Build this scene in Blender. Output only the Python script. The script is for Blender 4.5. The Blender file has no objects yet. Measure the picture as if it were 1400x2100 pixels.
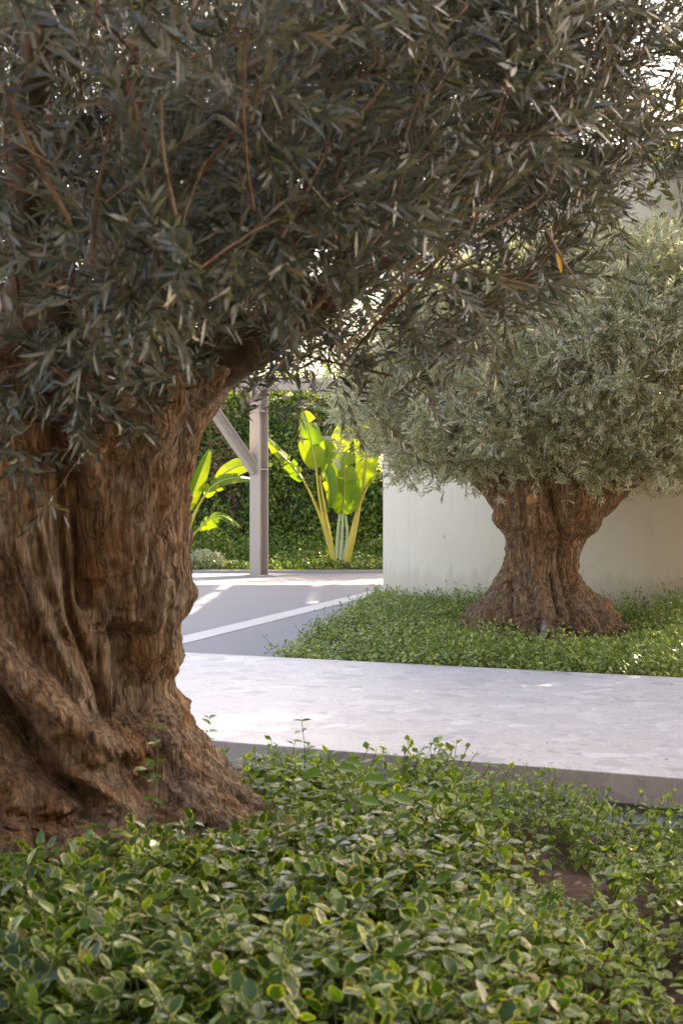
import bpy, math
import numpy as np
from mathutils import Vector, Matrix

S = bpy.context.scene
COL = S.collection
F = 2917.0            # focal length in photograph pixels (50 mm lens, 24 mm wide frame, 1400 px)
HY = 1040.0           # row of the horizon
CAMZ = 1.4

# ------------------------------------------------------------------ camera
cam = bpy.data.objects.new('camera', bpy.data.cameras.new('camera'))
COL.objects.link(cam)
cam.location = (0, 0, CAMZ)
cam.rotation_euler = (math.pi / 2, 0, 0)
cam.data.sensor_fit = 'HORIZONTAL'
cam.data.sensor_width = 24.0
cam.data.lens = 50.0
cam.data.shift_y = -10.0 / 1400.0
cam.data.clip_end = 1500.0
cam.data.dof.use_dof = True
cam.data.dof.focus_distance = 11.0
cam.data.dof.aperture_fstop = 5.6
S.camera = cam

# ------------------------------------------------------------------ sky, sun, exposure
SUN_EL, SUN_AZ = math.radians(31.0), math.radians(38.0)
W = bpy.data.worlds.new('World')
S.world = W
W.use_nodes = True
wn = W.node_tree.nodes
sk = wn.new('ShaderNodeTexSky')
sk.sky_type = 'NISHITA'
sk.sun_disc = False
sk.sun_elevation = SUN_EL
sk.sun_rotation = SUN_AZ
sk.air_density = 1.0
sk.dust_density = 2.5
sk.ozone_density = 1.0
W.node_tree.links.new(sk.outputs[0], wn['Background'].inputs[0])
wn['Background'].inputs[1].default_value = 0.15
sl = bpy.data.lights.new('sun', 'SUN')
sl.energy = 4.5
sl.angle = math.radians(0.53)
sl.color = (1.0, 0.93, 0.82)
sun = bpy.data.objects.new('sun', sl)
COL.objects.link(sun)
sd = Vector((math.sin(SUN_AZ) * math.cos(SUN_EL), math.cos(SUN_AZ) * math.cos(SUN_EL), math.sin(SUN_EL)))
sun.rotation_euler = sd.to_track_quat('Z', 'Y').to_euler()
sun.location = sd * 60
vs = S.view_settings
vs.view_transform = 'Standard'
vs.look = 'None'
vs.gamma = 1.0
vs.use_curve_mapping = False
vs.exposure = 2.2
vs.use_white_balance = True      # the photograph is balanced for open shade
vs.white_balance_temperature = 8300
vs.white_balance_tint = 18
S.cycles.max_bounces = 8
S.cycles.transparent_max_bounces = 8
S.cycles.sample_clamp_indirect = 6.0

# ------------------------------------------------------------------ numeric helpers
def at(px, py, d):
    return np.array([(px - 700) / F * d, d, CAMZ - (py - HY) / F * d])

def nrm(a):
    return a / np.maximum(np.linalg.norm(a, axis=-1, keepdims=True), 1e-9)

def sstep(a, b, x):
    t = np.clip((x - a) / (b - a), 0, 1)
    return t * t * (3 - 2 * t)

_pr = np.random.RandomState(7)
_perm = np.concatenate([_pr.permutation(256)] * 3)
_grad = nrm(_pr.normal(size=(256, 3)))

def pnoise(P):
    P = np.asarray(P, float)
    I = np.floor(P).astype(int)
    f = P - I
    I &= 255
    u = f * f * f * (f * (f * 6 - 15) + 10)
    def g(dx, dy, dz):
        h = _perm[_perm[_perm[(I[..., 0] + dx) & 255] + ((I[..., 1] + dy) & 255)] + ((I[..., 2] + dz) & 255)]
        return (_grad[h] * (f - np.array([dx, dy, dz]))).sum(-1)
    def mix(a, b, t):
        return a + (b - a) * t
    x0 = mix(mix(g(0, 0, 0), g(1, 0, 0), u[..., 0]), mix(g(0, 1, 0), g(1, 1, 0), u[..., 0]), u[..., 1])
    x1 = mix(mix(g(0, 0, 1), g(1, 0, 1), u[..., 0]), mix(g(0, 1, 1), g(1, 1, 1), u[..., 0]), u[..., 1])
    return mix(x0, x1, u[..., 2]) * 1.6

def fbm(P, n=4):
    s, a = 0, 1.0
    for k in range(n):
        s = s + a * pnoise(P * 2 ** k + 17.3 * k)
        a *= 0.5
    return s

def ridged(P, n=3):
    s, a = 0, 1.0
    for k in range(n):
        s = s + a * (1 - 2 * np.abs(pnoise(P * 2 ** k + 9.1 * k)))
        a *= 0.5
    return s

# ------------------------------------------------------------------ object helpers
def tag(o, label=None, cat=None, group=None, kind=None):
    if label: o['label'] = label
    if cat: o['category'] = cat
    if group: o['group'] = group
    if kind: o['kind'] = kind
    return o

def empty(name, loc, label=None, cat=None, group=None, kind=None):
    o = bpy.data.objects.new(name, None)
    COL.objects.link(o)
    o.location = Vector([float(v) for v in loc])
    o.empty_display_size = 0.2
    return tag(o, label, cat, group, kind)

def raw_mesh(name, V, Fc, mat=None, uv=None, smooth=True):
    """V (n,3); Fc (m,k) with k = 3 or 4; uv (n,2) per vertex."""
    V = np.asarray(V, np.float32)
    Fc = np.asarray(Fc, np.int32)
    me = bpy.data.meshes.new(name)
    m, k = Fc.shape
    me.vertices.add(len(V))
    me.vertices.foreach_set('co', V.ravel())
    me.loops.add(m * k)
    me.loops.foreach_set('vertex_index', Fc.ravel())
    me.polygons.add(m)
    me.polygons.foreach_set('loop_start', np.arange(0, m * k, k, dtype=np.int32))
    me.polygons.foreach_set('loop_total', np.full(m, k, np.int32))
    me.polygons.foreach_set('use_smooth', np.full(m, bool(smooth)))
    if uv is not None:
        l = me.uv_layers.new(name='UVMap')
        l.data.foreach_set('uv', np.asarray(uv, np.float32)[Fc.ravel()].ravel())
    me.update(calc_edges=True)
    if mat: me.materials.append(mat)
    return me

def obj(name, me, parent=None, loc=None):
    o = bpy.data.objects.new(name, me)
    COL.objects.link(o)
    if parent is not None: o.parent = parent
    if loc is not None: o.location = Vector([float(v) for v in loc])
    return o

def part(name, V, Fc, mat, parent, uv=None, smooth=True):
    """mesh given in world coordinates, hung under an un-rotated parent"""
    V = np.asarray(V, float) - np.array(world_loc(parent))
    return obj(name, raw_mesh(name, V, Fc, mat, uv, smooth), parent)

def world_loc(o):
    p = Vector((0, 0, 0))
    while o is not None:
        p += o.location
        o = o.parent
    return p

def join(*gs):
    Vs, Fs, n = [], [], 0
    for V, Fc in gs:
        Vs.append(np.asarray(V, float)); Fs.append(np.asarray(Fc) + n); n += len(V)
    return np.concatenate(Vs), np.concatenate(Fs)

def box(x0, x1, y0, y1, z0, z1):
    V = np.array([(x, y, z) for z in (z0, z1) for y in (y0, y1) for x in (x0, x1)], float)
    Fc = np.array([(0, 2, 3, 1), (4, 5, 7, 6), (0, 1, 5, 4), (2, 6, 7, 3), (0, 4, 6, 2), (1, 3, 7, 5)])
    return V, Fc

def frame_xf(V, o, ex, ey, ez):
    return np.asarray(o) + V[:, :1] * np.asarray(ex) + V[:, 1:2] * np.asarray(ey) + V[:, 2:3] * np.asarray(ez)

def catmull(P, n):
    P = np.asarray(P, float)
    Q = np.vstack([2 * P[0] - P[1], P, 2 * P[-1] - P[-2]])
    t = np.linspace(0, len(P) - 1 - 1e-6, n)
    i = t.astype(int); f = (t - i)[:, None]
    a, b, c, d = Q[i], Q[i + 1], Q[i + 2], Q[i + 3]
    return 0.5 * (2 * b + (c - a) * f + (2 * a - 5 * b + 4 * c - d) * f ** 2 + (3 * b - a - 3 * c + d) * f ** 3)

def tube(P, R, k=8, n=None, rough=0.0, cap=True):
    P = np.asarray(P, float); R = np.asarray(R, float)
    if n:
        R = np.interp(np.linspace(0, 1, n), np.linspace(0, 1, len(R)), R)
        P = catmull(P, n)
    n = len(P)
    T = nrm(np.gradient(P, axis=0))
    ref = np.array([0.31, 0.2, 0.93]) if abs(T[:, 2]).mean() < 0.85 else np.array([1, 0.2, 0.1])
    A = nrm(np.cross(T, ref)); B = np.cross(T, A)
    th = np.linspace(0, 2 * np.pi, k, endpoint=False)
    rr = R[:, None] * np.ones(k)
    V = P[:, None] + rr[..., None] * (A[:, None] * np.cos(th)[None, :, None] + B[:, None] * np.sin(th)[None, :, None])
    if rough:
        rr = rr * (1 + rough * fbm(V * np.array([9, 9, 4]), 3))
        V = P[:, None] + rr[..., None] * (A[:, None] * np.cos(th)[None, :, None] + B[:, None] * np.sin(th)[None, :, None])
    V = V.reshape(-1, 3)
    i, j = np.meshgrid(np.arange(n - 1), np.arange(k), indexing='ij')
    Fc = np.stack([i * k + j, i * k + (j + 1) % k, (i + 1) * k + (j + 1) % k, (i + 1) * k + j], -1).reshape(-1, 4)
    if cap:
        V = np.vstack([V, P[-1:]])
        j = np.arange(k); e = len(V) - 1
        Fc = np.vstack([Fc, np.stack([(n - 1) * k + j, (n - 1) * k + (j + 1) % k, np.full(k, e), np.full(k, e)], -1)]) if False else Fc
        # close the end by a fan of degenerate-free quads
        c0 = (n - 1) * k
        if k % 2 == 0:
            q = [(c0 + a, c0 + a + 1, c0 + (a + 2) % k, e) for a in range(0, k, 2)]
            Fc = np.vstack([Fc, np.array(q)])
    return V, Fc

def thin_tubes(P, R, k=3):
    """P (n, m, 3) many polylines, R (n, m): prisms without caps"""
    n, m = P.shape[:2]
    T = nrm(np.gradient(P, axis=1))
    A = nrm(np.cross(T, np.array([0.3, 0.5, 0.81]))); B = np.cross(T, A)
    th = np.linspace(0, 2 * np.pi, k, endpoint=False)
    V = P[:, :, None] + R[:, :, None, None] * (A[:, :, None] * np.cos(th)[:, None] + B[:, :, None] * np.sin(th)[:, None])
    a, i, j = np.meshgrid(np.arange(n), np.arange(m - 1), np.arange(k), indexing='ij')
    b = a * m * k
    Fc = np.stack([b + i * k + j, b + i * k + (j + 1) % k, b + (i + 1) * k + (j + 1) % k, b + (i + 1) * k + j], -1)
    return V.reshape(-1, 3), Fc.reshape(-1, 4)

# leaf templates: (across, along, lift) and triangles
def tpl8(t1, w1, t2, w2, fold=0.18):
    v = [(0, 0, 0), (-w1, t1, fold * w1), (0, t1, 0), (w1, t1, fold * w1), (-w2, t2, fold * w2), (0, t2, 0), (w2, t2, fold * w2), (0, 1, 0)]
    f = [(0, 2, 1), (0, 3, 2), (1, 2, 5), (1, 5, 4), (2, 3, 6), (2, 6, 5), (4, 5, 7), (5, 6, 7)]
    return np.array(v), np.array(f)
def tpl4(fold=0.2, t=0.45):
    return np.array([(0, 0, 0), (-.5, t, fold * .5), (.5, t, fold * .5), (0, 1, 0)]), np.array([(0, 2, 1), (1, 2, 3)])
OVATE = tpl8(.22, .45, .66, .44)
OLIVE = tpl8(.3, .44, .7, .42, .1)
SMALL = tpl4()
def tpl_round(fold=.16):
    rows = ((.10, .29), (.32, .475), (.62, .47), (.87, .27))
    v = [(0, 0, 0)]
    for t, w in rows: v += [(-w, t, fold * w), (0, t, 0), (w, t, fold * w)]
    v.append((0, 1, 0))
    f = [(0, 2, 1), (0, 3, 2)]
    for r in range(3):
        a, b = 1 + 3 * r, 4 + 3 * r
        f += [(a, a + 1, b + 1), (a, b + 1, b), (a + 1, a + 2, b + 2), (a + 1, b + 2, b + 1)]
    f += [(10, 11, 13), (11, 12, 13)]
    return np.array(v), np.array(f)
ROUND = tpl_round()

def leaves(p, d, n, L, Wd, tpl, curl):
    """mass of leaves: base p, direction d, upper normal n (all (N,3)), length, width, curl"""
    tv, tf = tpl
    d = nrm(d); s = nrm(np.cross(d, n)); n = np.cross(s, d)
    V = (p[:, None] + (L[:, None] * tv[:, 1])[..., None] * d[:, None] + (Wd[:, None] * tv[:, 0])[..., None] * s[:, None]
         + (Wd[:, None] * tv[:, 2] - (L * curl)[:, None] * tv[:, 1] ** 2)[..., None] * n[:, None])
    N, k = len(p), len(tv)
    Fc = (np.arange(N) * k)[:, None, None] + tf[None]
    uv = np.broadcast_to(np.stack([tv[:, 0] + .5, tv[:, 1]], -1)[None], (N, k, 2))
    return V.reshape(-1, 3), Fc.reshape(-1, 3), uv.reshape(-1, 2)

def leaf_objects(parent, p, d, n, L, Wd, tpl, curl, mat, name='leaf', shared={}):
    """each leaf its own object; alike leaves share a mesh"""
    d = nrm(d); s = nrm(np.cross(d, n)); n = np.cross(s, d)
    o0 = np.array(world_loc(parent))
    out = []
    for i in range(len(p)):
        c = round(float(np.clip(curl[i], -.3, .5)) * 5) / 5
        key = (mat.name, id(tpl[0]), c)
        me = shared.get(key)
        if me is None:
            tv, tf = tpl
            v = tv.copy(); v[:, 2] = v[:, 2] - c * tv[:, 1] ** 2
            me = shared[key] = raw_mesh(name, v, tf, mat, np.stack([tv[:, 0] + .5, tv[:, 1]], -1))
        o = bpy.data.objects.new(name, me)
        COL.objects.link(o)
        o.parent = parent
        q = p[i] - o0
        M = Matrix(((s[i][0] * Wd[i], d[i][0] * L[i], n[i][0] * L[i], q[0]),
                    (s[i][1] * Wd[i], d[i][1] * L[i], n[i][1] * L[i], q[1]),
                    (s[i][2] * Wd[i], d[i][2] * L[i], n[i][2] * L[i], q[2]), (0, 0, 0, 1)))
        o.matrix_basis = M
        out.append(o)
    return out

def pick_largest(p, L, k=300, seen=None):
    """indices of the leaves that show largest in the photograph's frame"""
    px = 700 + p[:, 0] / p[:, 1] * F
    py = HY - (p[:, 2] - CAMZ) / p[:, 1] * F
    ok = (px > 8) & (px < 1392) & (py > 8) & (py < 2092)
    if seen is not None: ok &= seen
    sc = np.where(ok, L * F / np.maximum(p[:, 1], .5), 0)
    return np.argsort(-sc)[:k]

# ------------------------------------------------------------------ materials
def mat_new(name):
    m = bpy.data.materials.new(name); m.use_nodes = True
    nt = m.node_tree
    return m, nt, nt.nodes, nt.nodes['Principled BSDF']

def N(nt, t, **kw):
    n = nt.nodes.new('ShaderNode' + t)
    for k, v in kw.items():
        if k.startswith('i_'):
            n.inputs[k[2:].replace('_', ' ')].default_value = v
        else:
            setattr(n, k, v)
    return n

def ramp(nt, src, stops, interp='LINEAR'):
    r = nt.nodes.new('ShaderNodeValToRGB')
    r.color_ramp.interpolation = interp
    e = r.color_ramp.elements
    while len(e) > 1: e.remove(e[-1])
    e[0].position = stops[0][0]; e[0].color = (*stops[0][1], 1)
    for p, c in stops[1:]:
        x = e.new(p); x.color = (*c, 1)
    nt.links.new(src, r.inputs[0])
    return r.outputs[0]

def mixc(nt, fac, a, b, mode='MIX'):
    m = nt.nodes.new('ShaderNodeMix'); m.data_type = 'RGBA'; m.blend_type = mode
    for s, v in ((m.inputs[0], fac), (m.inputs[6], a), (m.inputs[7], b)):
        if hasattr(v, 'links') or hasattr(v, 'is_output'): nt.links.new(v, s)
        elif isinstance(v, (int, float)): s.default_value = v
        else: s.default_value = (*v, 1)
    return m.outputs[2]

def math_(nt, op, a, b=None, c=None):
    m = nt.nodes.new('ShaderNodeMath'); m.operation = op
    for s, v in zip(m.inputs, (a, b, c)):
        if v is None: continue
        if hasattr(v, 'is_output'): nt.links.new(v, s)
        else: s.default_value = v
    return m.outputs[0]

def noise_(nt, scale, detail=4, rough=.55, vec=None, dist=0.0):
    n = N(nt, 'TexNoise'); n.inputs['Scale'].default_value = scale; n.inputs['Detail'].default_value = detail
    n.inputs['Roughness'].default_value = rough; n.inputs['Distortion'].default_value = dist
    if vec is not None: nt.links.new(vec, n.inputs['Vector'])
    return n.outputs[0]

def wpos(nt, scale=(1, 1, 1)):
    g = N(nt, 'NewGeometry')
    if scale == (1, 1, 1): return g.outputs['Position']
    m = N(nt, 'Mapping'); m.inputs['Scale'].default_value = scale
    nt.links.new(g.outputs['Position'], m.inputs['Vector'])
    return m.outputs[0]

def bump(nt, bs, h, dist, strength=1.0):
    b = N(nt, 'Bump'); b.inputs['Distance'].default_value = dist; b.inputs['Strength'].default_value = strength
    nt.links.new(h, b.inputs['Height']); nt.links.new(b.outputs[0], bs.inputs['Normal'])
    return b

def leaf_mat(name, stops, under=None, rough=.45, trans=.3, tcol=None, spec=.5, variegated=None, clump=None, rnd_obj=False):
    m, nt, nd, bs = mat_new(name)
    g = N(nt, 'NewGeometry')
    rnd = g.outputs['Random Per Island']
    if rnd_obj:
        oi = N(nt, 'ObjectInfo')
        rnd = math_(nt, 'FRACT', math_(nt, 'ADD', rnd, oi.outputs['Random']))
    c = ramp(nt, rnd, stops)
    if variegated:
        uv = N(nt, 'UVMap')
        sp = N(nt, 'SeparateXYZ'); nt.links.new(uv.outputs[0], sp.inputs[0])
        ax = math_(nt, 'ABSOLUTE', math_(nt, 'SUBTRACT', sp.outputs[0], .5))
        v = sp.outputs[1]
        # distance to the blade's edge, 0 at the edge (same half-width curve as the template)
        hw = math_(nt, 'MULTIPLY', math_(nt, 'POWER', math_(nt, 'MAXIMUM', math_(nt, 'SINE', math_(nt, 'MULTIPLY', math_(nt, 'POWER', v, .92), 3.1416)), .0001), .6), .48)
        e = math_(nt, 'SUBTRACT', hw, ax)
        wn_ = noise_(nt, 90, 2, .5, g.outputs['Position'])
        thr = math_(nt, 'MULTIPLY', math_(nt, 'SUBTRACT', wn_, .30), math_(nt, 'ADD', math_(nt, 'MULTIPLY', math_(nt, 'POWER', math_(nt, 'FRACT', math_(nt, 'MULTIPLY', rnd, 7.31)), 1.5), .9), .16))
        f = N(nt, 'MapRange'); f.inputs['From Min'].default_value = .012; f.inputs['From Max'].default_value = -.012
        nt.links.new(math_(nt, 'SUBTRACT', e, thr), f.inputs['Value'])
        cream = ramp(nt, math_(nt, 'FRACT', math_(nt, 'MULTIPLY', rnd, 3.77)), variegated)
        c = mixc(nt, f.outputs[0], c, cream)
    if clump:
        cn = noise_(nt, clump[0], 2, .5, g.outputs['Position'])
        mr = N(nt, 'MapRange'); mr.inputs['From Min'].default_value = .38; mr.inputs['From Max'].default_value = .66
        nt.links.new(cn, mr.inputs['Value'])
        c = mixc(nt, mr.outputs[0], c, mixc(nt, 1.0, c, clump[1], 'MULTIPLY'))
    top = c
    if under is not None:
        c = mixc(nt, g.outputs['Backfacing'], c, under)
    nt.links.new(c, bs.inputs['Base Color'])
    bs.inputs['Roughness'].default_value = rough
    bs.inputs['Specular IOR Level'].default_value = spec
    tr = N(nt, 'BsdfTranslucent')
    if tcol is not None:
        nt.links.new(mixc(nt, 1.0, top, tcol, 'MULTIPLY'), tr.inputs[0])
    else:
        nt.links.new(top, tr.inputs[0])
    mx = N(nt, 'MixShader'); mx.inputs[0].default_value = trans
    nt.links.new(bs.outputs[0], mx.inputs[1]); nt.links.new(tr.outputs[0], mx.inputs[2])
    nt.links.new(mx.outputs[0], nd['Material Output'].inputs[0])
    return m

def plain(name, col, rough=.6, var=.12, scale=6, bumpd=0.0, spec=.5):
    m, nt, nd, bs = mat_new(name)
    n = noise_(nt, scale, 4, .6, wpos(nt))
    c = mixc(nt, n, tuple(v * (1 - var) for v in col), tuple(min(1, v * (1 + var)) for v in col))
    nt.links.new(c, bs.inputs['Base Color'])
    bs.inputs['Roughness'].default_value = rough
    bs.inputs['Specular IOR Level'].default_value = spec
    if bumpd: bump(nt, bs, noise_(nt, scale * 6, 5, .6, wpos(nt)), bumpd)
    return m

def bark_mat(name, scale=1.0, warm=0.5, tint=(1, 1, 1)):
    m, nt, nd, bs = mat_new(name)
    wv_ = N(nt, 'TexNoise'); wv_.inputs['Scale'].default_value = 5 * scale; wv_.inputs['Detail'].default_value = 2
    nt.links.new(wpos(nt), wv_.inputs['Vector'])
    wq = N(nt, 'VectorMath', operation='MULTIPLY_ADD')
    nt.links.new(wv_.outputs[1], wq.inputs[0]); wq.inputs[1].default_value = (.05 / scale, .05 / scale, .05 / scale); nt.links.new(wpos(nt), wq.inputs[2])
    def stretched(k, zf):
        m_ = N(nt, 'Mapping'); m_.inputs['Scale'].default_value = (k * scale, k * scale, k * zf * scale); m_.inputs['Rotation'].default_value = (0, .12, 0)
        nt.links.new(wq.outputs[0], m_.inputs['Vector'])
        return m_.outputs[0]
    fib = noise_(nt, 1.0, 8, .7, stretched(20, .16))
    fine = noise_(nt, 1.0, 7, .72, stretched(75, .10))
    vo = N(nt, 'TexVoronoi'); vo.feature = 'DISTANCE_TO_EDGE'; vo.inputs['Scale'].default_value = 1.0
    nt.links.new(stretched(24, .085), vo.inputs['Vector'])
    crack = N(nt, 'MapRange'); crack.inputs['From Max'].default_value = .13
    nt.links.new(vo.outputs['Distance'], crack.inputs['Value'])
    blot = noise_(nt, 3.2 * scale, 5, .6, wpos(nt, (1.4, 1.4, .7)))
    lich = noise_(nt, 11 * scale, 5, .65, wpos(nt))
    k = tint
    def c(*v): return tuple(a * b for a, b in zip(v, k))
    c1 = ramp(nt, fib, [(.36, c(.03, .02, .015)), (.45, c(.11, .076, .053)), (.54, c(.23, .168, .118)), (.66, c(.42, .345, .27))])
    c2 = ramp(nt, fine, [(.38, c(.028, .019, .014)), (.49, c(.16, .115, .082)), (.62, c(.40, .325, .25))])
    cc = mixc(nt, .45, c1, c2)
    wr = ramp(nt, blot, [(.46, (0, 0, 0)), (.62, (1, 1, 1))])
    cc = mixc(nt, math_(nt, 'MULTIPLY', wr, warm), cc, mixc(nt, 1.0, cc, (1.3, .9, .6), 'MULTIPLY'))
    lr = ramp(nt, lich, [(.56, (0, 0, 0)), (.68, (1, 1, 1))])
    cc = mixc(nt, math_(nt, 'MULTIPLY', lr, .5), cc, c(.33, .30, .265))
    cc = mixc(nt, math_(nt, 'MULTIPLY', math_(nt, 'SUBTRACT', 1.0, crack.outputs[0]), .38), cc, c(.05, .034, .025))
    nt.links.new(cc, bs.inputs['Base Color'])
    bs.inputs['Roughness'].default_value = .85
    bs.inputs['Specular IOR Level'].default_value = .25
    hh = math_(nt, 'ADD', math_(nt, 'MULTIPLY', fib, .6), math_(nt, 'ADD', math_(nt, 'MULTIPLY', fine, .9), math_(nt, 'ADD', math_(nt, 'MULTIPLY', crack.outputs[0], .35), math_(nt, 'MULTIPLY', lich, .35))))
    bump(nt, bs, hh, .04 / scale ** .5)
    return m

def wood_mat(name, a, b, scale=1.0):
    m, nt, nd, bs = mat_new(name)
    n = noise_(nt, 14 * scale, 5, .65, wpos(nt, (1, 1, .5)))
    nt.links.new(ramp(nt, n, [(.35, a), (.65, b)]), bs.inputs['Base Color'])
    bs.inputs['Roughness'].default_value = .8
    bs.inputs['Specular IOR Level'].default_value = .3
    bump(nt, bs, noise_(nt, 60 * scale, 4, .6, wpos(nt, (1, 1, .4))), .006)
    return m

M = {}
M['bark'] = bark_mat('old_olive_bark', 1.0, .7, (1.8, 1.74, 1.66))
M['bark_far'] = bark_mat('far_olive_bark', 1.3, .5, (1.75, 1.55, 1.32))  # bark of the far tree, evenly tinted warmer
M['limb'] = wood_mat('limb_bark', (.05, .034, .024), (.17, .115, .08))
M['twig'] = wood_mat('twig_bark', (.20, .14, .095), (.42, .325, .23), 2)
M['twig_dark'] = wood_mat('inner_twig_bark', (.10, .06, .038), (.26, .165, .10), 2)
M['cut'] = wood_mat('cut_wood', (.42, .2, .09), (.6, .34, .17))
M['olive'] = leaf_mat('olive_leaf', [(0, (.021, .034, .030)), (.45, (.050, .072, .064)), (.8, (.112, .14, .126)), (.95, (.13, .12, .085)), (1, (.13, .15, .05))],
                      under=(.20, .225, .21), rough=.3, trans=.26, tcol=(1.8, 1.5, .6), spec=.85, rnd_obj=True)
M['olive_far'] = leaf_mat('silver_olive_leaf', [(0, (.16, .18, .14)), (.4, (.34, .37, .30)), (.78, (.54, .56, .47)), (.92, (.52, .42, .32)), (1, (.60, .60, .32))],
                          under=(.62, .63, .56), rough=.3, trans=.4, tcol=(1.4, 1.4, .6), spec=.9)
M['yellow_leaf'] = plain('yellow_leaf', (.75, .42, .015), .5)
M['vari'] = leaf_mat('variegated_leaf', [(0, (.030, .078, .018)), (.5, (.052, .125, .024)), (.8, (.09, .19, .03)), (.982, (.15, .27, .04)), (.988, (.26, .24, .06)), (1, (.18, .10, .045))],
                     rough=.33, trans=.28, tcol=(1.6, 1.7, .5), spec=.5,
                     variegated=[(0, (.60, .55, .27)), (.5, (.50, .50, .14)), (1, (.40, .47, .05))], rnd_obj=True)
M['vari_backlit'] = leaf_mat('backlit_variegated_leaf', [(0, (.07, .15, .03)), (.5, (.12, .23, .04)), (1, (.22, .34, .05))],  # lighter leaf copy with the rear cover's backlight put into its colour
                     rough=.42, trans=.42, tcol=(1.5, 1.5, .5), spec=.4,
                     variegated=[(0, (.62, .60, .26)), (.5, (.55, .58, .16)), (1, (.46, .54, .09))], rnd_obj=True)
M['young'] = leaf_mat('young_green_leaf', [(0, (.07, .17, .025)), (.6, (.12, .26, .04)), (1, (.25, .34, .05))], rough=.4, trans=.38, tcol=(1.5, 1.5, .5))
M['stem'] = plain('green_stem', (.11, .15, .045), .6)
M['weed_stem'] = plain('brown_stem', (.13, .085, .06), .7)
M['cover_far'] = leaf_mat('ground_cover_leaf', [(0, (.14, .20, .045)), (.45, (.27, .35, .075)), (.8, (.42, .48, .13)), (1, (.62, .62, .28))],
                          rough=.45, trans=.3, tcol=(1.3, 1.4, .5), clump=(2.2, (.62, .75, .8)))
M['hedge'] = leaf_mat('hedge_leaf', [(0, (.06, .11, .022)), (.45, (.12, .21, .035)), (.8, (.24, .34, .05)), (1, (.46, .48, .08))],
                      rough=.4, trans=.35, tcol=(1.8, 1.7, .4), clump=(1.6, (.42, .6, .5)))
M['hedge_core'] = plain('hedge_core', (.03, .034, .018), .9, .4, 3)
M['dry'] = leaf_mat('dry_creeper_leaf', [(0, (.13, .06, .035)), (.6, (.25, .12, .07)), (1, (.36, .22, .13))], rough=.7, trans=.25)
M['white_leaf'] = leaf_mat('cream_leaf', [(0, (.30, .38, .14)), (.5, (.5, .52, .3)), (1, (.62, .62, .45))], rough=.5, trans=.3)
M['far_tree'] = leaf_mat('far_tree_leaf', [(0, (.06, .09, .025)), (.5, (.11, .15, .04)), (1, (.22, .24, .06))], rough=.45, trans=.4, tcol=(1.5, 1.4, .4))
M['petal'] = plain('yellow_petal', (.8, .5, .02), .5)
M['red'] = plain('red_petal', (.55, .015, .01), .5)

# ------------------------------------------------------------------ setting materials
def terrazzo():
    m, nt, nd, bs = mat_new('terrazzo')
    P = wpos(nt)
    warp = N(nt, 'TexNoise'); warp.inputs['Scale'].default_value = 7; warp.inputs['Detail'].default_value = 3
    nt.links.new(P, warp.inputs['Vector'])
    wp = N(nt, 'VectorMath', operation='MULTIPLY_ADD')
    nt.links.new(warp.outputs[1], wp.inputs[0]); wp.inputs[1].default_value = (.09, .09, .09); nt.links.new(P, wp.inputs[2])
    col = ramp(nt, noise_(nt, 2.2, 4, .6, P), [(.3, (.52, .495, .505)), (.7, (.61, .585, .595))])
    rg = None
    for sc, lo, hi, stops in ((55, .0, .42, [(0, (.40, .385, .39)), (.5, (.53, .51, .51)), (1, (.66, .64, .64))]),
                              (17, .62, .72, [(0, (.37, .36, .385)), (.35, (.50, .485, .49)), (.7, (.58, .55, .54)), (1, (.70, .68, .68))]),
                              (6.5, .66, .8, [(0, (.34, .335, .37)), (.3, (.47, .455, .47)), (.65, (.62, .59, .585)), (1, (.73, .71, .715))]),
                              (3.1, .83, .9, [(0, (.41, .40, .42)), (.5, (.60, .57, .57)), (1, (.70, .68, .68))])):
        v = N(nt, 'TexVoronoi'); v.inputs['Scale'].default_value = sc
        nt.links.new(wp.outputs[0], v.inputs['Vector'])
        s3 = N(nt, 'SeparateColor'); nt.links.new(v.outputs['Color'], s3.inputs[0])
        d = N(nt, 'TexVoronoi'); d.feature = 'DISTANCE_TO_EDGE'; d.inputs['Scale'].default_value = sc
        nt.links.new(wp.outputs[0], d.inputs['Vector'])
        inside = math_(nt, 'GREATER_THAN', d.outputs['Distance'], .05)
        pick = math_(nt, 'GREATER_THAN', s3.outputs[0], lo if sc < 50 else .35)
        cc = ramp(nt, s3.outputs[1], stops)
        col = mixc(nt, math_(nt, 'MULTIPLY', math_(nt, 'MULTIPLY', inside, pick), .7), col, cc)
    st = noise_(nt, 1.1, 5, .6, P)
    col = mixc(nt, math_(nt, 'MULTIPLY', ramp(nt, st, [(.5, (0, 0, 0)), (.75, (1, 1, 1))]), .18), col, (.40, .37, .36))
    nt.links.new(col, bs.inputs['Base Color'])
    bs.inputs['Roughness'].default_value = .5
    bs.inputs['Specular IOR Level'].default_value = .4
    bump(nt, bs, noise_(nt, 120, 3, .6, P), .0008)
    return m

M['terrazzo'] = terrazzo()

def paving(name, a, b, rough=.55):
    m, nt, nd, bs = mat_new(name)
    P = wpos(nt)
    n1 = noise_(nt, .8, 6, .62, P); n2 = noise_(nt, 45, 4, .6, P)
    c = mixc(nt, n1, a, b)
    c = mixc(nt, .2, c, ramp(nt, n2, [(.3, tuple(v * .7 for v in a)), (.7, tuple(v * 1.15 for v in b))]))
    nt.links.new(c, bs.inputs['Base Color'])
    bs.inputs['Roughness'].default_value = rough
    bump(nt, bs, n2, .0015)
    return m
M['drive'] = paving('driveway_concrete', (.235, .238, .26), (.29, .292, .31), .75)
M['band'] = paving('pale_paving', (.50, .49, .50), (.58, .57, .575), .5)
M['kerb'] = paving('kerb_stone', (.30, .29, .29), (.40, .39, .385), .6)

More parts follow.
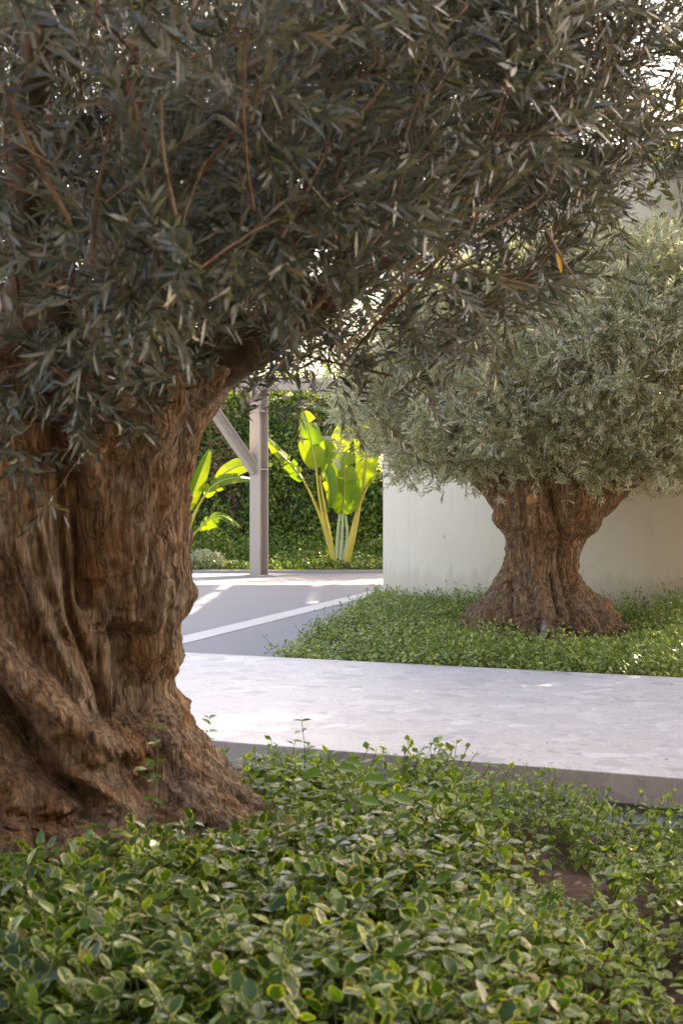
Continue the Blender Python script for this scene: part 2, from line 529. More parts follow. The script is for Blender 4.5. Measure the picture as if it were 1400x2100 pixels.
def soil():
    m, nt, nd, bs = mat_new('soil')
    P = wpos(nt)
    n = noise_(nt, 30, 6, .7, P)
    c = ramp(nt, n, [(.3, (.028, .015, .009)), (.5, (.085, .045, .026)), (.7, (.17, .10, .062))])
    nt.links.new(c, bs.inputs['Base Color']); bs.inputs['Roughness'].default_value = .95
    bump(nt, bs, n, .02)
    return m
M['soil'] = soil()

def stucco():
    m, nt, nd, bs = mat_new('cream_render')
    P = wpos(nt)
    n1 = noise_(nt, 1.3, 5, .55, P); n2 = noise_(nt, 90, 4, .6, P)
    c = mixc(nt, n1, (.68, .61, .50), (.74, .67, .56))
    streak = noise_(nt, 3, 4, .6, wpos(nt, (1, 1, .12)))
    c = mixc(nt, math_(nt, 'MULTIPLY', ramp(nt, streak, [(.55, (0, 0, 0)), (.8, (1, 1, 1))]), .25), c, (.48, .43, .35))
    sp = noise_(nt, 5.5, 2, .5, P)
    c = mixc(nt, math_(nt, 'MULTIPLY', ramp(nt, sp, [(.735, (0, 0, 0)), (.76, (1, 1, 1))]), .5), c, (.36, .33, .26))
    sz = N(nt, 'SeparateXYZ'); nt.links.new(P, sz.inputs[0])
    dirt = math_(nt, 'ADD', sz.outputs[2], math_(nt, 'MULTIPLY', noise_(nt, 6, 5, .7, wpos(nt, (1, 1, .3))), -.9))
    c = mixc(nt, math_(nt, 'MULTIPLY', ramp(nt, dirt, [(0, (1, 1, 1)), (.16, (0, 0, 0))]), .25), c, (.36, .30, .22))
    nt.links.new(c, bs.inputs['Base Color']); bs.inputs['Roughness'].default_value = .9
    bs.inputs['Specular IOR Level'].default_value = .2
    bump(nt, bs, math_(nt, 'ADD', n2, math_(nt, 'MULTIPLY', noise_(nt, 14, 3, .5, P), .6)), .006)
    return m
M['stucco'] = stucco()
M['steel'] = plain('painted_steel', (.40, .345, .295), .5, .06, 3)

# ------------------------------------------------------------------ the setting
EX = np.array([.905, -.4256]); EN = np.array([.4256, .905])    # along and across the stone walk
NF, NB = 6.436, 10.24                                          # front and back edge of the walk
def en(s, n, z):
    p = EX * s + EN * n
    return (p[0], p[1], z)

def sheet(name, pts, z, mat):
    V = [(x, y, z) for x, y in pts]
    me = bpy.data.meshes.new(name)
    me.from_pydata(V, [], [list(range(len(V)))])
    me.materials.append(mat); me.update()
    return tag(obj(name, me), kind='structure')

sheet('ground', [(-400, -40), (400, -40), (400, 800), (-400, 800)], -.03, M['kerb'])
sheet('driveway', [(-26, 3), (14, 3), (14, 30.15), (-26, 30.15)], 0.0, M['drive'])
# pale band crossing the driveway
bd = nrm(np.array([2.3, 8.6])); bp = np.array([(-1.66), 14.97]); bw = np.array([bd[1], -bd[0]]) * .16
sheet('paving_band', [tuple(bp + bd * a + bw * b) for a, b in ((-8, -1), (-8, 1), (16, 1), (16, -1))], .005, M['band'])
V, Fc = box(-26, 14, 30.15, 30.4, -.02, .06)
tag(obj('kerb', raw_mesh('kerb', V, Fc, M['kerb'], smooth=False)), kind='structure')
# stone walk: a floating slab on a recessed base
V, Fc = box(-9, 7, NF, NB, .042, .18)
V = np.array([en(*v) for v in V])
walk = obj('stone_walk', raw_mesh('stone_walk', V, Fc, M['terrazzo'], smooth=False))
md = walk.modifiers.new('edge', 'BEVEL'); md.width = .006; md.segments = 2
tag(walk, kind='structure')
V, Fc = box(-8.9, 6.9, NF + .05, NB - .06, -.01, .042)
b_ = obj('recessed_base', raw_mesh('recessed_base', np.array([en(*v) for v in V]), Fc, M['kerb'], smooth=False), walk)

TREE_F = np.array([-1.22, 5.8])
TREE_B = np.array([2.06, 14.75])
DRUM = np.array([4.6, 20.5]); DRUM_R = 4.0; DRUM_H = 5.6

def bed_front_z(x, y):
    n = x * EN[0] + y * EN[1]
    r = np.hypot(x - TREE_F[0], y - TREE_F[1])
    z = .02 + .055 * sstep(.95, -.2, x) + .03 * np.exp(-(r / .95) ** 2)
    z = z + .05 * fbm(np.stack([x * 1.3, y * 1.3, 0 * x], -1), 3)
    return np.maximum(z * sstep(6.25, 5.9, n) + .02, .012)

def bed_back_z(x, y):
    r = np.hypot(x - TREE_B[0], y - TREE_B[1])
    return .06 + .03 * fbm(np.stack([x * .9, y * .9, 0 * x], -1), 2) + .05 * sstep(2.5, 5, x)

def grid_bed(name, fn, s0, s1, n0, n1, ns, nn, mat):
    s, n = np.meshgrid(np.linspace(s0, s1, ns), np.linspace(n0, n1, nn), indexing='ij')
    x = s * EX[0] + n * EN[0]; y = s * EX[1] + n * EN[1]
    z = fn(x, y)
    i, j = np.meshgrid(np.arange(ns - 1), np.arange(nn - 1), indexing='ij')
    Fc = np.stack([i * nn + j, (i + 1) * nn + j, (i + 1) * nn + j + 1, i * nn + j + 1], -1).reshape(-1, 4)
    return tag(obj(name, raw_mesh(name, np.stack([x, y, z], -1).reshape(-1, 3), Fc, mat)), kind='structure')
grid_bed('soil_bed', bed_front_z, -5, 4.5, .3, 6.14, 120, 90, M['soil'])

gx, gy = np.meshgrid(np.linspace(0, 1, 60), np.linspace(0, 1, 60), indexing='ij')
lx = (-.577 + 1.127 * gx); ly = 11.61 + 9.14 * gx
rx = 9 + 0 * gx; ry = 7.15 + 14 * gx
X = lx + (rx - lx) * gy; Y = ly + (ry - ly) * gy
nmin = X * EN[0] + Y * EN[1]
i, j = np.meshgrid(np.arange(59), np.arange(59), indexing='ij')
Fc = np.stack([i * 60 + j, i * 60 + j + 1, (i + 1) * 60 + j + 1, (i + 1) * 60 + j], -1).reshape(-1, 4)
tag(obj('soil_bed', raw_mesh('soil_bed', np.stack([X, Y, bed_back_z(X, Y)], -1).reshape(-1, 3), Fc, M['soil'])), kind='structure')

# the round cream building wall
th = np.linspace(0, 2 * np.pi, 160, endpoint=False)
ring = []
for r, z in ((DRUM_R, -.02), (DRUM_R, DRUM_H), (DRUM_R - .3, DRUM_H + .002), (DRUM_R - .3, DRUM_H - .4), (.01, DRUM_H - .4)):
    ring.append(np.stack([DRUM[0] + r * np.cos(th), DRUM[1] + r * np.sin(th), np.full(160, z)], -1))
V = np.concatenate(ring)
i, j = np.meshgrid(np.arange(4), np.arange(160), indexing='ij')
Fc = np.stack([i * 160 + j, i * 160 + (j + 1) % 160, (i + 1) * 160 + (j + 1) % 160, (i + 1) * 160 + j], -1).reshape(-1, 4)
wl = obj('curved_wall', raw_mesh('curved_wall', V, Fc, M['stucco']))
wl.data.shade_smooth()
wm = wl.modifiers.new('edge', 'EDGE_SPLIT'); wm.split_angle = math.radians(40)
tag(wl, 'smooth cream rendered wall curving behind the olive tree across the walk', 'wall')

# tan wall and eave added unseen behind the camera to cut frontal sky light
V, Fc = box(-14, 14, -2.3, -2.0, -.02, 8.5)
M['tan'] = plain('tan_shade_wall', (.20, .17, .14), .9, .08, 2)
V2, F2 = box(-14, 14, -2.0, .9, 3.5, 3.7)  # eave of the added wall, dimming the near bed
V, Fc = join((V, Fc), (V2, F2))
tag(obj('shade_wall', raw_mesh('shade_wall', V, Fc, M['tan'], smooth=False)), 'added tan wall with eave, unseen behind the camera, holding back sky light', 'wall')
# ------------------------------------------------------------------ steel canopy frame
def beam_box(p, q, w, h, up=(0, 0, 1)):
    p = np.array(p, float); q = np.array(q, float)
    d = q - p; L = np.linalg.norm(d); d /= L
    s = nrm(np.cross(d, np.array(up, float))); u = np.cross(s, d)
    V, Fc = box(-w / 2, w / 2, 0, L, -h / 2, h / 2)
    return frame_xf(V, p, s, d, u), Fc

def h_section(p, q, w, h, t, face):
    """H-shaped steel section from p to q; 'face' is the outward normal of its flanges"""
    p = np.array(p, float); q = np.array(q, float)
    d = nrm(q - p); f = nrm(np.array(face, float) - d * np.dot(face, d)); s = np.cross(d, f)
    L = np.linalg.norm(q - p)
    out = []
    for a in (-1, 1):
        V, Fc = box(-w / 2, w / 2, 0, L, -t / 2, t / 2)
        out.append((frame_xf(V, p + f * a * (h / 2 - t / 2), s, d, f), Fc))
    V, Fc = box(-t / 2, t / 2, 0.003, L - .003, -(h / 2 - t), h / 2 - t)
    out.append((frame_xf(V, p, s, d, f), Fc))
    return join(*out), (s, d, f)

CB = at(531, 1181, 29.0); CB[2] = 0
cf = empty('steel_canopy', CB, 'taupe steel post with slanted brace and top beam at driveway edge', 'canopy')
fa = np.array([-.62, -.785, 0])       # the flat flange looks at us from the left
TOP = 3.78
(cv, cfc), (cs, cd, cff) = h_section(CB, CB + np.array([0, 0, TOP]), .27, .27, .022, fa)
post = part('post', cv, cfc, M['steel'], cf, smooth=False)
for z in (2.17, 3.35):
    for sg in (1, -1):
        V, Fc = box(.014 if sg > 0 else -.133, .133 if sg > 0 else -.014, -.112, .112, -.01, .01)
        part('stiffener_plate', frame_xf(V, CB + np.array([0, 0, z]), cs, cff, (0, 0, 1)), Fc, M['steel'], post, smooth=False)
V, Fc = box(-.2, .2, -.2, .2, 0.002, .02)
part('base_plate', frame_xf(V, CB, cs, cff, (0, 0, 1)), Fc, M['steel'], cf, smooth=False)
b0 = CB + np.array([-.06, -.1, 2.12])
b1 = b0 + np.array([-.98, -.25, 1.45])
(V, Fc), _ = h_section(b0, b1, .2, .2, .018, (.55, .3, .6))
part('brace', V, Fc, M['steel'], cf, smooth=False)
V, Fc = beam_box(CB + np.array([-1.2, 0, TOP + .126]), CB + np.array([9.5, 0, TOP + .126]), .2, .25)
part('beam', V, Fc, M['steel'], cf, smooth=False)
V, Fc = beam_box(CB + np.array([-1.2, -.1, TOP + .126]), CB + np.array([-2.9, -7, TOP + .126]), .2, .25)
part('beam', V, Fc, M['steel'], cf, smooth=False)
# roof panels added to shade the driveway, mostly hidden behind the round wall
for k in range(6):
    x0 = CB[0] + 2.3 + k * 1.62
    V, Fc = box(x0, x0 + (1.38 if k < 3 else 1.56), CB[1] - 6.0, CB[1] + 1.9, TOP + .255, TOP + .33)
    part('shade_panel', V, Fc, M['steel'], cf, smooth=False)

# ------------------------------------------------------------------ trunks
def make_trunk(name, parent, mat, cx, cy, zs, xr, xl, strokes, scale, tw, nth, nz, lumps, base_amp, zbase, seed, stroke_px):
    """trunk skin as rings; xr / xl are the right and left half widths at heights zs;
    strokes: polylines (x, z) on the camera side with height and width - folds (+) and clefts (-)"""
    z = np.linspace(zs[0], zs[-1], nz)
    R_ = np.interp(z, zs, xr); L_ = np.interp(z, zs, xl)
    th = np.linspace(0, 2 * np.pi, nth, endpoint=False)
    w = (.5 + .5 * np.cos(th))
    w = w * w * (3 - 2 * w)
    r = L_[:, None] * (1 - w) + R_[:, None] * w
    Z = np.repeat(z[:, None], nth, 1); TH = np.repeat(th[None], nz, 0)
    h = (z - zs[0]) / (zs[-1] - zs[0])
    H = h[:, None]
    side = np.abs(np.cos(TH)) ** 3                       # keep the silhouettes where they were measured
    x = r * np.cos(TH); y = r * np.sin(TH)
    disp = np.zeros_like(r)
    for k, a, ph in ((5, .030, .4), (8, .022, 2.1), (13, .013, 1.0)):
        disp += a * scale * np.cos(k * (TH + tw * H * 1.3) + ph + 1.2 * pnoise(np.stack([np.cos(TH), np.sin(TH), Z * 1.2 / scale], -1) + seed)) * (.6 + 1.0 * (H - .45) ** 2 * 3)
    warp = np.zeros_like(r)
    for pts, amp, wd in strokes:
        P = np.array([stroke_px(*q) for q in pts])
        P = np.stack([np.interp(np.linspace(0, 1, 30), np.linspace(0, 1, len(P)), P[:, 0]), np.interp(np.linspace(0, 1, 30), np.linspace(0, 1, len(P)), P[:, 1])], -1)
        D = np.full(r.shape, 9.0)
        for a, b in zip(P[:-1], P[1:]):
            ab = b - a; t = np.clip(((x - a[0]) * ab[0] + (Z - a[1]) * ab[1]) / max(ab @ ab, 1e-9), 0, 1)
            D = np.minimum(D, np.hypot(x - a[0] - t * ab[0], Z - a[1] - t * ab[1]))
        D = 1.1 * D * (1 + .3 * pnoise(np.stack([x * 9, Z * 9, y * 3], -1) + seed))
        g = np.exp(-(D / wd) ** 2)
        disp += 1.45 * amp * g * (1 - .75 * side)
        warp += g
    P3 = np.stack([x, y, Z], -1) / scale + seed
    TL = TH + tw * H * .8 + .12 * fbm(P3 * 1.3, 2) + .12 * warp
    fibre = ridged(np.stack([np.cos(TL) * 6, np.sin(TL) * 6, (Z / scale) * 1.1], -1) + seed, 2)
    fibre2 = ridged(np.stack([np.cos(TL) * 15, np.sin(TL) * 15, (Z / scale) * 3.2], -1) + seed * 2, 3)
    disp += .010 * scale * fibre + .0095 * scale * fibre2 * (.5 + sstep(-.3, .4, pnoise(P3 * 2.5 + 4)))
    fis = sstep(.35, .75, ridged(np.stack([np.cos(TL) * 9, np.sin(TL) * 9, (Z / scale) * 1.6], -1) + 5 + seed, 2) / 1.5)
    disp -= .02 * scale * fis * (.4 + .6 * sstep(-.3, .5, pnoise(P3 * 1.6 + 9)))
    disp += .035 * scale * fbm(P3 * 2.2, 3)
    disp += .018 * scale * fbm(P3 * 7, 3)
    disp += .012 * scale * fbm(P3 * np.array([24, 24, 12]), 2) + .016 * scale * (np.abs(pnoise(P3 * np.array([13, 13, 6]))) - .3)
    bm_ = np.exp(-np.maximum(Z - zbase, 0) / (.17 * scale))
    disp += base_amp * bm_ * (ridged(P3 * 4.2 + .5, 3) * .6 + fbm(P3 * 11, 2) * .35)
    for (lx_, lz_, rad, a) in lumps:
        X0, Z0 = stroke_px(lx_, lz_)
        g = np.exp(-(((x - X0) ** 2 + (Z - Z0) ** 2) / rad ** 2))
        disp += a * g * (1 - .5 * side)
    rr = np.maximum(r + disp, .05)
    V = np.stack([cx + rr * np.cos(TH), cy + rr * np.sin(TH), Z + .02 * scale * pnoise(P3 * 6)], -1).reshape(-1, 3)
    i, j = np.meshgrid(np.arange(nz - 1), np.arange(nth), indexing='ij')
    Fc = np.stack([i * nth + j, i * nth + (j + 1) % nth, (i + 1) * nth + (j + 1) % nth, (i + 1) * nth + j], -1).reshape(-1, 4)
    # UV: around (as arc measure, leaning along the folds) and up
    lean = .10 * scale * warp + .10 * fbm(P3 * 1.3, 2)
    uv = np.stack([np.abs(TH / np.pi - 1) * 1.7 + lean * .35 + tw * H * .12, Z / scale], -1).reshape(-1, 2)
    top = np.array([[cx, cy, zs[-1] - .05 * scale]])
    e = len(V)
    j = np.arange(0, nth, 2)
    b = (nz - 1) * nth
    Fc = np.vstack([Fc, np.stack([b + j, b + j + 1, b + (j + 2) % nth, np.full(len(j), e)], -1)])
    V = np.vstack([V, top]); uv = np.vstack([uv, [[.5, zs[-1]]]])
    return part(name, V, Fc, mat, parent, uv)

# ---- near tree
zq = lambda py, d: CAMZ - (py - HY) / F * d
prof = [(760, 500), (800, 470), (850, 440), (900, 415), (950, 398), (1000, 385), (1100, 382), (1180, 381), (1230, 389), (1260, 386), (1290, 366), (1330, 357), (1400, 345), (1440, 352), (1480, 376), (1520, 412), (1560, 432), (1600, 462), (1640, 515), (1690, 545), (1740, 560)]
zs = np.array([zq(py, 5.8) for py, _ in prof])[::-1]
xr = np.array([(px - 712) / F * 5.8 - TREE_F[0] for _, px in prof])[::-1]
xl = np.interp(zs, [zs[0], .2, .5, .9, 1.4, 1.95], [1.05, .98, .80, .70, .66, .74])
tree_f = empty('olive_tree', (TREE_F[0], TREE_F[1], .1), 'big gnarled olive tree in the near bed, its thick trunk cut by the left edge', 'olive tree', 'gnarled olive trees')
def spx(px, py):
    return (px - 700) / F * 5.32 - TREE_F[0], zq(py, 5.32)
strokes = [
    ([(-40, 1250), (60, 1370), (130, 1470), (200, 1520), (270, 1530), (300, 1500)], .115, .062),      # the big root fold
    ([(-30, 1360), (60, 1480), (120, 1560), (200, 1620)], -.11, .035),                                # cleft beneath it
    ([(150, 1560), (230, 1610), (290, 1590)], .055, .035),
    ([(160, 930), (175, 1100), (190, 1230)], -.075, .03),                                             # long dark groove
    ([(130, 900), (140, 1120), (150, 1250), (190, 1380), (215, 1470)], -.05, .02),
    ([(20, 960), (60, 1130), (110, 1280), (170, 1420)], .035, .03),
    ([(80, 980), (110, 1150), (150, 1290)], .03, .022),
    ([(420, 850), (375, 950), (345, 1050), (325, 1110)], .03, .05),                                   # smooth right column
    ([(330, 860), (310, 960), (300, 1010)], -.045, .028),
    ([(250, 1300), (262, 1380), (270, 1450), (275, 1490)], -.10, .036),                               # hollow under the burl
    ([(205, 1190), (235, 1225), (250, 1260)], -.03, .022),
    ([(310, 1400), (320, 1470), (380, 1560), (450, 1640)], .05, .045),
    ([(255, 1370), (265, 1300)], -.05, .025),
    ([(300, 1530), (350, 1580), (400, 1680)], .05, .03),
    ([(270, 1580), (330, 1640), (360, 1710)], -.06, .03),
    ([(0, 1620), (100, 1640), (200, 1650), (260, 1690)], -.05, .03),
    ([(-20, 1450), (30, 1540), (60, 1640)], .05, .04),
    ([(60, 1560), (90, 1640)], .04, .025),
]
lumps = [(290, 1010, .09, .085), (262, 1130, .12, .075), (335, 1200, .10, .06), (300, 880, .07, .08), (250, 870, .05, .05), (360, 1245, .06, .05),
         (290, 1350, .075, .06), (292, 1085, .024, -.06), (272, 1322, .024, -.06), (232, 960, .05, -.05), (215, 880, .06, .05), (330, 1050, .03, -.03), (120, 1180, .07, .03), (40, 1120, .08, .03)]
trunk = make_trunk('trunk', tree_f, M['bark'], TREE_F[0], TREE_F[1], zs, xr, xl, strokes, 1.0, .5, 520, 400, lumps, .085, .16, 3.1, spx)

def limb(parent, pts, rad, mat, name='limb', k=14, n=26, rough=.18):
    V, Fc = tube(pts, rad, k, n, rough)
    return part(name, V, Fc, mat, parent)
limb(tree_f, [(-.95, 5.8, 1.6), (-.62, 5.75, 1.93), (-.1, 5.55, 2.2), (.35, 5.4, 2.55), (.7, 5.2, 2.95)], [.22, .14, .08, .05, .02], M['limb'])
limb(tree_f, [(-1.05, 5.85, 1.6), (-.8, 5.75, 2.2), (-.52, 5.65, 2.66), (-.22, 5.6, 3.12), (-.1, 5.6, 3.8)], [.24, .16, .12, .085, .04], M['limb'])
limb(tree_f, [(-.55, 5.65, 2.62), (-.25, 5.4, 2.85), (.15, 5.1, 3.3)], [.07, .05, .02], M['limb'])
limb(tree_f, [(-1.4, 5.8, 1.6), (-1.75, 5.6, 2.3), (-2.2, 5.4, 3.1)], [.24, .15, .05], M['limb'])
limb(tree_f, [(-1.2, 5.6, 1.6), (-1.05, 5.0, 2.2), (-.95, 4.3, 2.6), (-.7, 3.7, 2.9)], [.22, .12, .06, .025], M['limb'])
limb(tree_f, [(-1.2, 6.0, 1.7), (-.8, 6.7, 2.3), (-.3, 7.2, 3.0)], [.2, .1, .04], M['limb'])
cutl = limb(tree_f, [(-.79, 5.2, 1.78), (-.83, 5.1, 1.92), (-.9, 5.0, 2.12)], [.052, .046, .04], M['twig'], 'branch_stub', 12, 10, .08)
cutl['label'] = 'bare tan stub of a sawn branch above the trunk'

# ---- far tree
tree_b = empty('olive_tree', (TREE_B[0], TREE_B[1], .1), 'smaller silvery olive tree with flared trunk before the curved cream wall', 'olive tree', 'gnarled olive trees')
DB = float(TREE_B[1])
profb = [(905, 1090, 1170), (940, 1055, 1200), (970, 1030, 1225), (1000, 1010, 1240), (1020, 1010, 1240), (1040, 1015, 1235), (1075, 1018, 1222), (1090, 1030, 1214), (1105, 1040, 1196), (1140, 1040, 1180), (1170, 1032, 1177),
         (1190, 1020, 1182), (1205, 1013, 1196), (1225, 995, 1216), (1250, 972, 1240), (1275, 968, 1248), (1300, 975, 1254), (1330, 985, 1260)]
zb = np.array([zq(a, DB) for a, _, _ in profb])[::-1]
xlb = np.array([TREE_B[0] - (b - 700) / F * DB for _, b, _ in profb])[::-1]
xrb = np.array([(c - 700) / F * DB - TREE_B[0] for _, _, c in profb])[::-1]
def spb(px, py):
    return (px - 700) / F * (DB - .4) - TREE_B[0], zq(py, DB - .4)
sb = [
    ([(1125, 1010), (1150, 1100), (1155, 1200), (1165, 1290)], -.07, .035),
    ([(1050, 1010), (1062, 1080), (1060, 1180), (1050, 1250)], .03, .05),
    ([(1090, 1060), (1095, 1160), (1120, 1280)], .035, .06),
    ([(1130, 1180), (1132, 1240), (1145, 1290)], -.05, .02),
    ([(1052, 1200), (1045, 1250), (1040, 1280)], -.06, .025),
    ([(1180, 1190), (1205, 1250)], .04, .05),
    ([(1190, 1180), (1170, 1230), (1185, 1280)], -.05, .03),
    ([(1000, 1250), (980, 1290)], .04, .05),
    ([(1100, 1040), (1105, 1075)], -.03, .015),
    ([(1020, 1080), (1046, 1100), (1046, 1160)], -.04, .02),
]
lb = [(1022, 1170, .055, .11), (1026, 1062, .08, .07), (1214, 1072, .07, .07), (1228, 1240, .07, .09), (985, 1270, .07, .06), (1105, 1210, .06, .04), (1160, 1050, .05, .04), (1140, 1125, .05, .02), (1028, 1180, .05, .06), (1200, 1080, .07, .05), (1220, 1235, .07, .05)]
trb = make_trunk('trunk', tree_b, M['bark_far'], TREE_B[0], TREE_B[1], zb, xrb, xlb, sb, .9, .15, 260, 200, lb, .19, .15, 8.7, spb)
# sawn knots and the pale root at its foot
for (px, py, r_, mt) in ((1162, 1052, .045, 'cut'), (1094, 1022, .05, 'cut')):
    p = at(px, py, DB - .58)
    V, Fc = tube([p + (0, .22, -.03), p + (0, .03, 0), p], [r_ * 1.3, r_ * 1.1, r_ * .75], 12, 8, .1)
    part('sawn_knot', V, Fc, M[mt], trb)
V, Fc = tube([at(1120, 1268, DB - .66), at(1118, 1290, DB - .8), at(1108, 1318, DB - .95)], [.03, .045, .03], 10, 14, .35)
M['pale_root'] = wood_mat('pale_root', (.16, .12, .10), (.40, .33, .29), 1.5)
part('root', V, Fc, M['pale_root'], tree_b)
rr_ = np.random.RandomState(4)
for k in range(46):       # small gnarled roots over the foot
    a = math.radians(rr_.uniform(185, 355)); r0 = rr_.uniform(.52, .7); r1 = r0 + rr_.uniform(.14, .3)
    c = np.array([TREE_B[0], TREE_B[1]])
    P = [(c[0] + q * math.cos(a + da), c[1] + q * math.sin(a + da), zz) for q, da, zz in ((r0, 0, .30), ((r0 + r1) / 2, rr_.uniform(-.25, .25), rr_.uniform(.12, .26)), (r1, rr_.uniform(-.4, .4), .02))]
    V, Fc = tube(P, [.022, .03, .016], 8, 12, .45)
    part('root', V, Fc, M['bark_far'], tree_b)
limb(tree_b, [(TREE_B[0] + .45, DB - .1, 1.45), (TREE_B[0] + .78, DB - .1, 1.62), (TREE_B[0] + 1.1, DB - .1, 1.85), (TREE_B[0] + 1.7, DB, 2.4)], [.24, .15, .09, .05], M['bark_far'], n=18)
limb(tree_b, [(TREE_B[0] - .3, DB, 1.45), (TREE_B[0] - .7, DB - .2, 1.8), (TREE_B[0] - 1.3, DB - .4, 2.2)], [.2, .12, .05], M['bark_far'], n=18)
limb(tree_b, [(TREE_B[0], DB, 1.4), (TREE_B[0] + .1, DB, 2.2), (TREE_B[0] + .3, DB + .2, 3.4)], [.3, .2, .08], M['bark_far'], n=18)

# ------------------------------------------------------------------ olive crowns
def in_ell(P, E):
    m = np.full(len(P), 9.0)
    for c in E:
        q = (P - np.array(c[:3])) / np.array(c[3:6])
        m = np.minimum(m, (q ** 2).sum(1))
    return m

def frustum(P, mx=80, my=80):
    px = 700 + P[:, 0] / P[:, 1] * F; py = HY - (P[:, 2] - CAMZ) / P[:, 1] * F
    return (px > -mx) & (px < 1400 + mx) & (py > -my) & (py < 2100 + my) & (P[:, 1] > .3)

def crown(E, n_sub, per_sub, core, sub_len, tw_len, nleaf, Ll, Lw, rs, keep=None, shell=0.0, up=.35, noise_s=1.2, noise_t=-.15):
    """sub-branches inside ellipsoids E; twigs along them; opposite leaf pairs along the twigs"""
    lo = np.min([np.array(c[:3]) - np.array(c[3:6]) for c in E], 0); hi = np.max([np.array(c[:3]) + np.array(c[3:6]) for c in E], 0)
    P = rs.uniform(lo, hi, (n_sub * 14, 3))
    m = in_ell(P, E)
    ok = (m < 1) & (m > shell * rs.uniform(0, 1, len(P))) & (pnoise(P * noise_s + 31) > noise_t)
    if keep is not None: ok &= keep(P, rs)
    P = P[ok][:n_sub]
    n = len(P)
    u = nrm(P - np.array(core)) * .8 + np.array([0, 0, up]) + rs.normal(0, .6, (n, 3)); u = nrm(u)
    L = rs.uniform(*sub_len, n)
    t = np.linspace(0, 1, 5)[None, :, None]
    Q = P[:, None] + u[:, None] * (L[:, None, None] * (t - .75)) + nrm(rs.normal(0, 1, (n, 3)))[:, None] * (t * (1 - t) * .16)
    sub = (Q, np.repeat(np.linspace(1, .45, 5)[None], n, 0) * (.0022 + .0042 * (L / sub_len[1]))[:, None])
    # twigs
    k = n * per_sub
    si = np.repeat(np.arange(n), per_sub); tt = rs.uniform(.15, 1, k)
    base = Q[si, 0] + (Q[si, -1] - Q[si, 0]) * tt[:, None]
    d = nrm(u[si] * .8 + rs.normal(0, .55, (k, 3)) + np.array([0, 0, .1]))
    TL = rs.uniform(*tw_len, k)
    sag = rs.uniform(-.05, .22, k)
    t = np.linspace(0, 1, 4)
    T = base[:, None] + d[:, None] * (TL[:, None] * t)[..., None] - np.array([0, 0, 1.0]) * (TL * sag)[:, None, None] * (t ** 2)[None, :, None]
    tw = (T, np.repeat(np.array([1, .8, .6, .35])[None], k, 0) * rs.uniform(.0013, .0026, k)[:, None])
    # leaves
    ti = np.repeat(np.arange(k), nleaf)
    pair = np.tile(np.arange(nleaf) // 2, k); s2 = np.tile(np.arange(nleaf) % 2, k)
    tl = np.clip(.12 + .88 * (pair + .5) / (nleaf / 2) + rs.normal(0, .02, len(ti)), 0, 1)
    dd = nrm(d[ti] - np.array([0, 0, 1.0]) * (sag[ti] * 2 * tl)[:, None])
    p = base[ti] + d[ti] * (TL[ti] * tl)[:, None] - np.array([0, 0, 1.0]) * (TL[ti] * sag[ti] * tl ** 2)[:, None]
    A = nrm(np.cross(dd, np.array([.2, .3, .93]))); B = np.cross(dd, A)
    ph = pair * (np.pi / 2) + s2 * np.pi + rs.normal(0, .35, len(ti)) + rs.uniform(0, 6.28, k)[ti]
    rad = A * np.cos(ph)[:, None] + B * np.sin(ph)[:, None]
    spread = rs.uniform(.5, 1.15, len(ti)) * (1.15 - .5 * tl)
    ld = nrm(dd + rad * spread[:, None] - np.array([0, 0, .12]))
    ln = nrm(dd - ld * (dd * ld).sum(1, keepdims=True) + rs.normal(0, .15, (len(ti), 3)))
    LL = rs.uniform(*Ll, len(ti)) * (1 - .25 * (tl > .9)); LW = LL * rs.uniform(*Lw, len(ti))
    cu = rs.uniform(-.1, .25, len(ti))
    st = in_ell(Q[:, 0], E) < 1.0
    if keep is not None: st &= keep(Q[:, 0], np.random.RandomState(1))
    sub = (sub[0][st], sub[1][st])
    return sub, tw, (p, ld, ln, LL, LW, cu)

rs = np.random.RandomState(11)
EF = [(-1.25, 5.7, 3.5, 2.1, 2.3, 1.72),      # main head
      (.22, 5.2, 2.72, .92, 1.35, .72),       # right lobe over the walk
      (.8, 5.0, 2.75, .62, 1.0, .28), (.75, 5.6, 3.1, .75, 1.2, .46), (.4, 5.5, 3.15, .95, 1.3, .6), (.5, 4.9, 2.9, .6, .8, .4),
      (-.25, 5.3, 2.16, 1.0, 1.2, .36), (-1.2, 4.7, 1.98, .6, .9, .40), (-.75, 4.8, 2.1, .7, .8, .3),  # hanging skirts
      (-.75, 3.95, 2.62, 1.05, 1.0, .86),     # near lobe
      (-.1, 5.0, 3.25, 1.05, 1.6, .9)]
def keep_f(P, rs):
    vis = frustum(P, 150, 150)
    low = P[:, 2] < np.interp(P[:, 0] / P[:, 1], [-.2, -.17, -.15, -.09, -.05, .03, .1, .16, .2, .3], [1.6, 1.65, 1.86, 1.9, 1.92, 1.87, 2.04, 2.32, 2.66, 3.0])
    ok = ~low | (rs.uniform(0, 1, len(P)) < .06)
    return ok & (vis | (rs.uniform(0, 1, len(P)) < .22))
sub, tw, lf = crown(EF, 1050, 8, (-1.0, 5.6, 1.9), (.35, .8), (.16, .36), 18, (.05, .086), (.155, .215), rs, keep_f, .5, noise_s=1.9, noise_t=-.1)
ER = [(.72, 5.3, 2.98, .52, 1.0, .46), (.35, 5.5, 3.2, .6, 1.1, .45)]
subr, twr, lfr = crown(ER, 170, 8, (-.6, 5.6, 2.2), (.3, .6), (.16, .34), 18, (.045, .08), (.155, .215), rs, keep_f, .1, noise_t=-9)
sub = tuple(np.concatenate(q) for q in zip(sub, subr)); tw = tuple(np.concatenate(q) for q in zip(tw, twr)); lf = tuple(np.concatenate(q) for q in zip(lf, lfr))
V, Fc = thin_tubes(*sub, k=5)
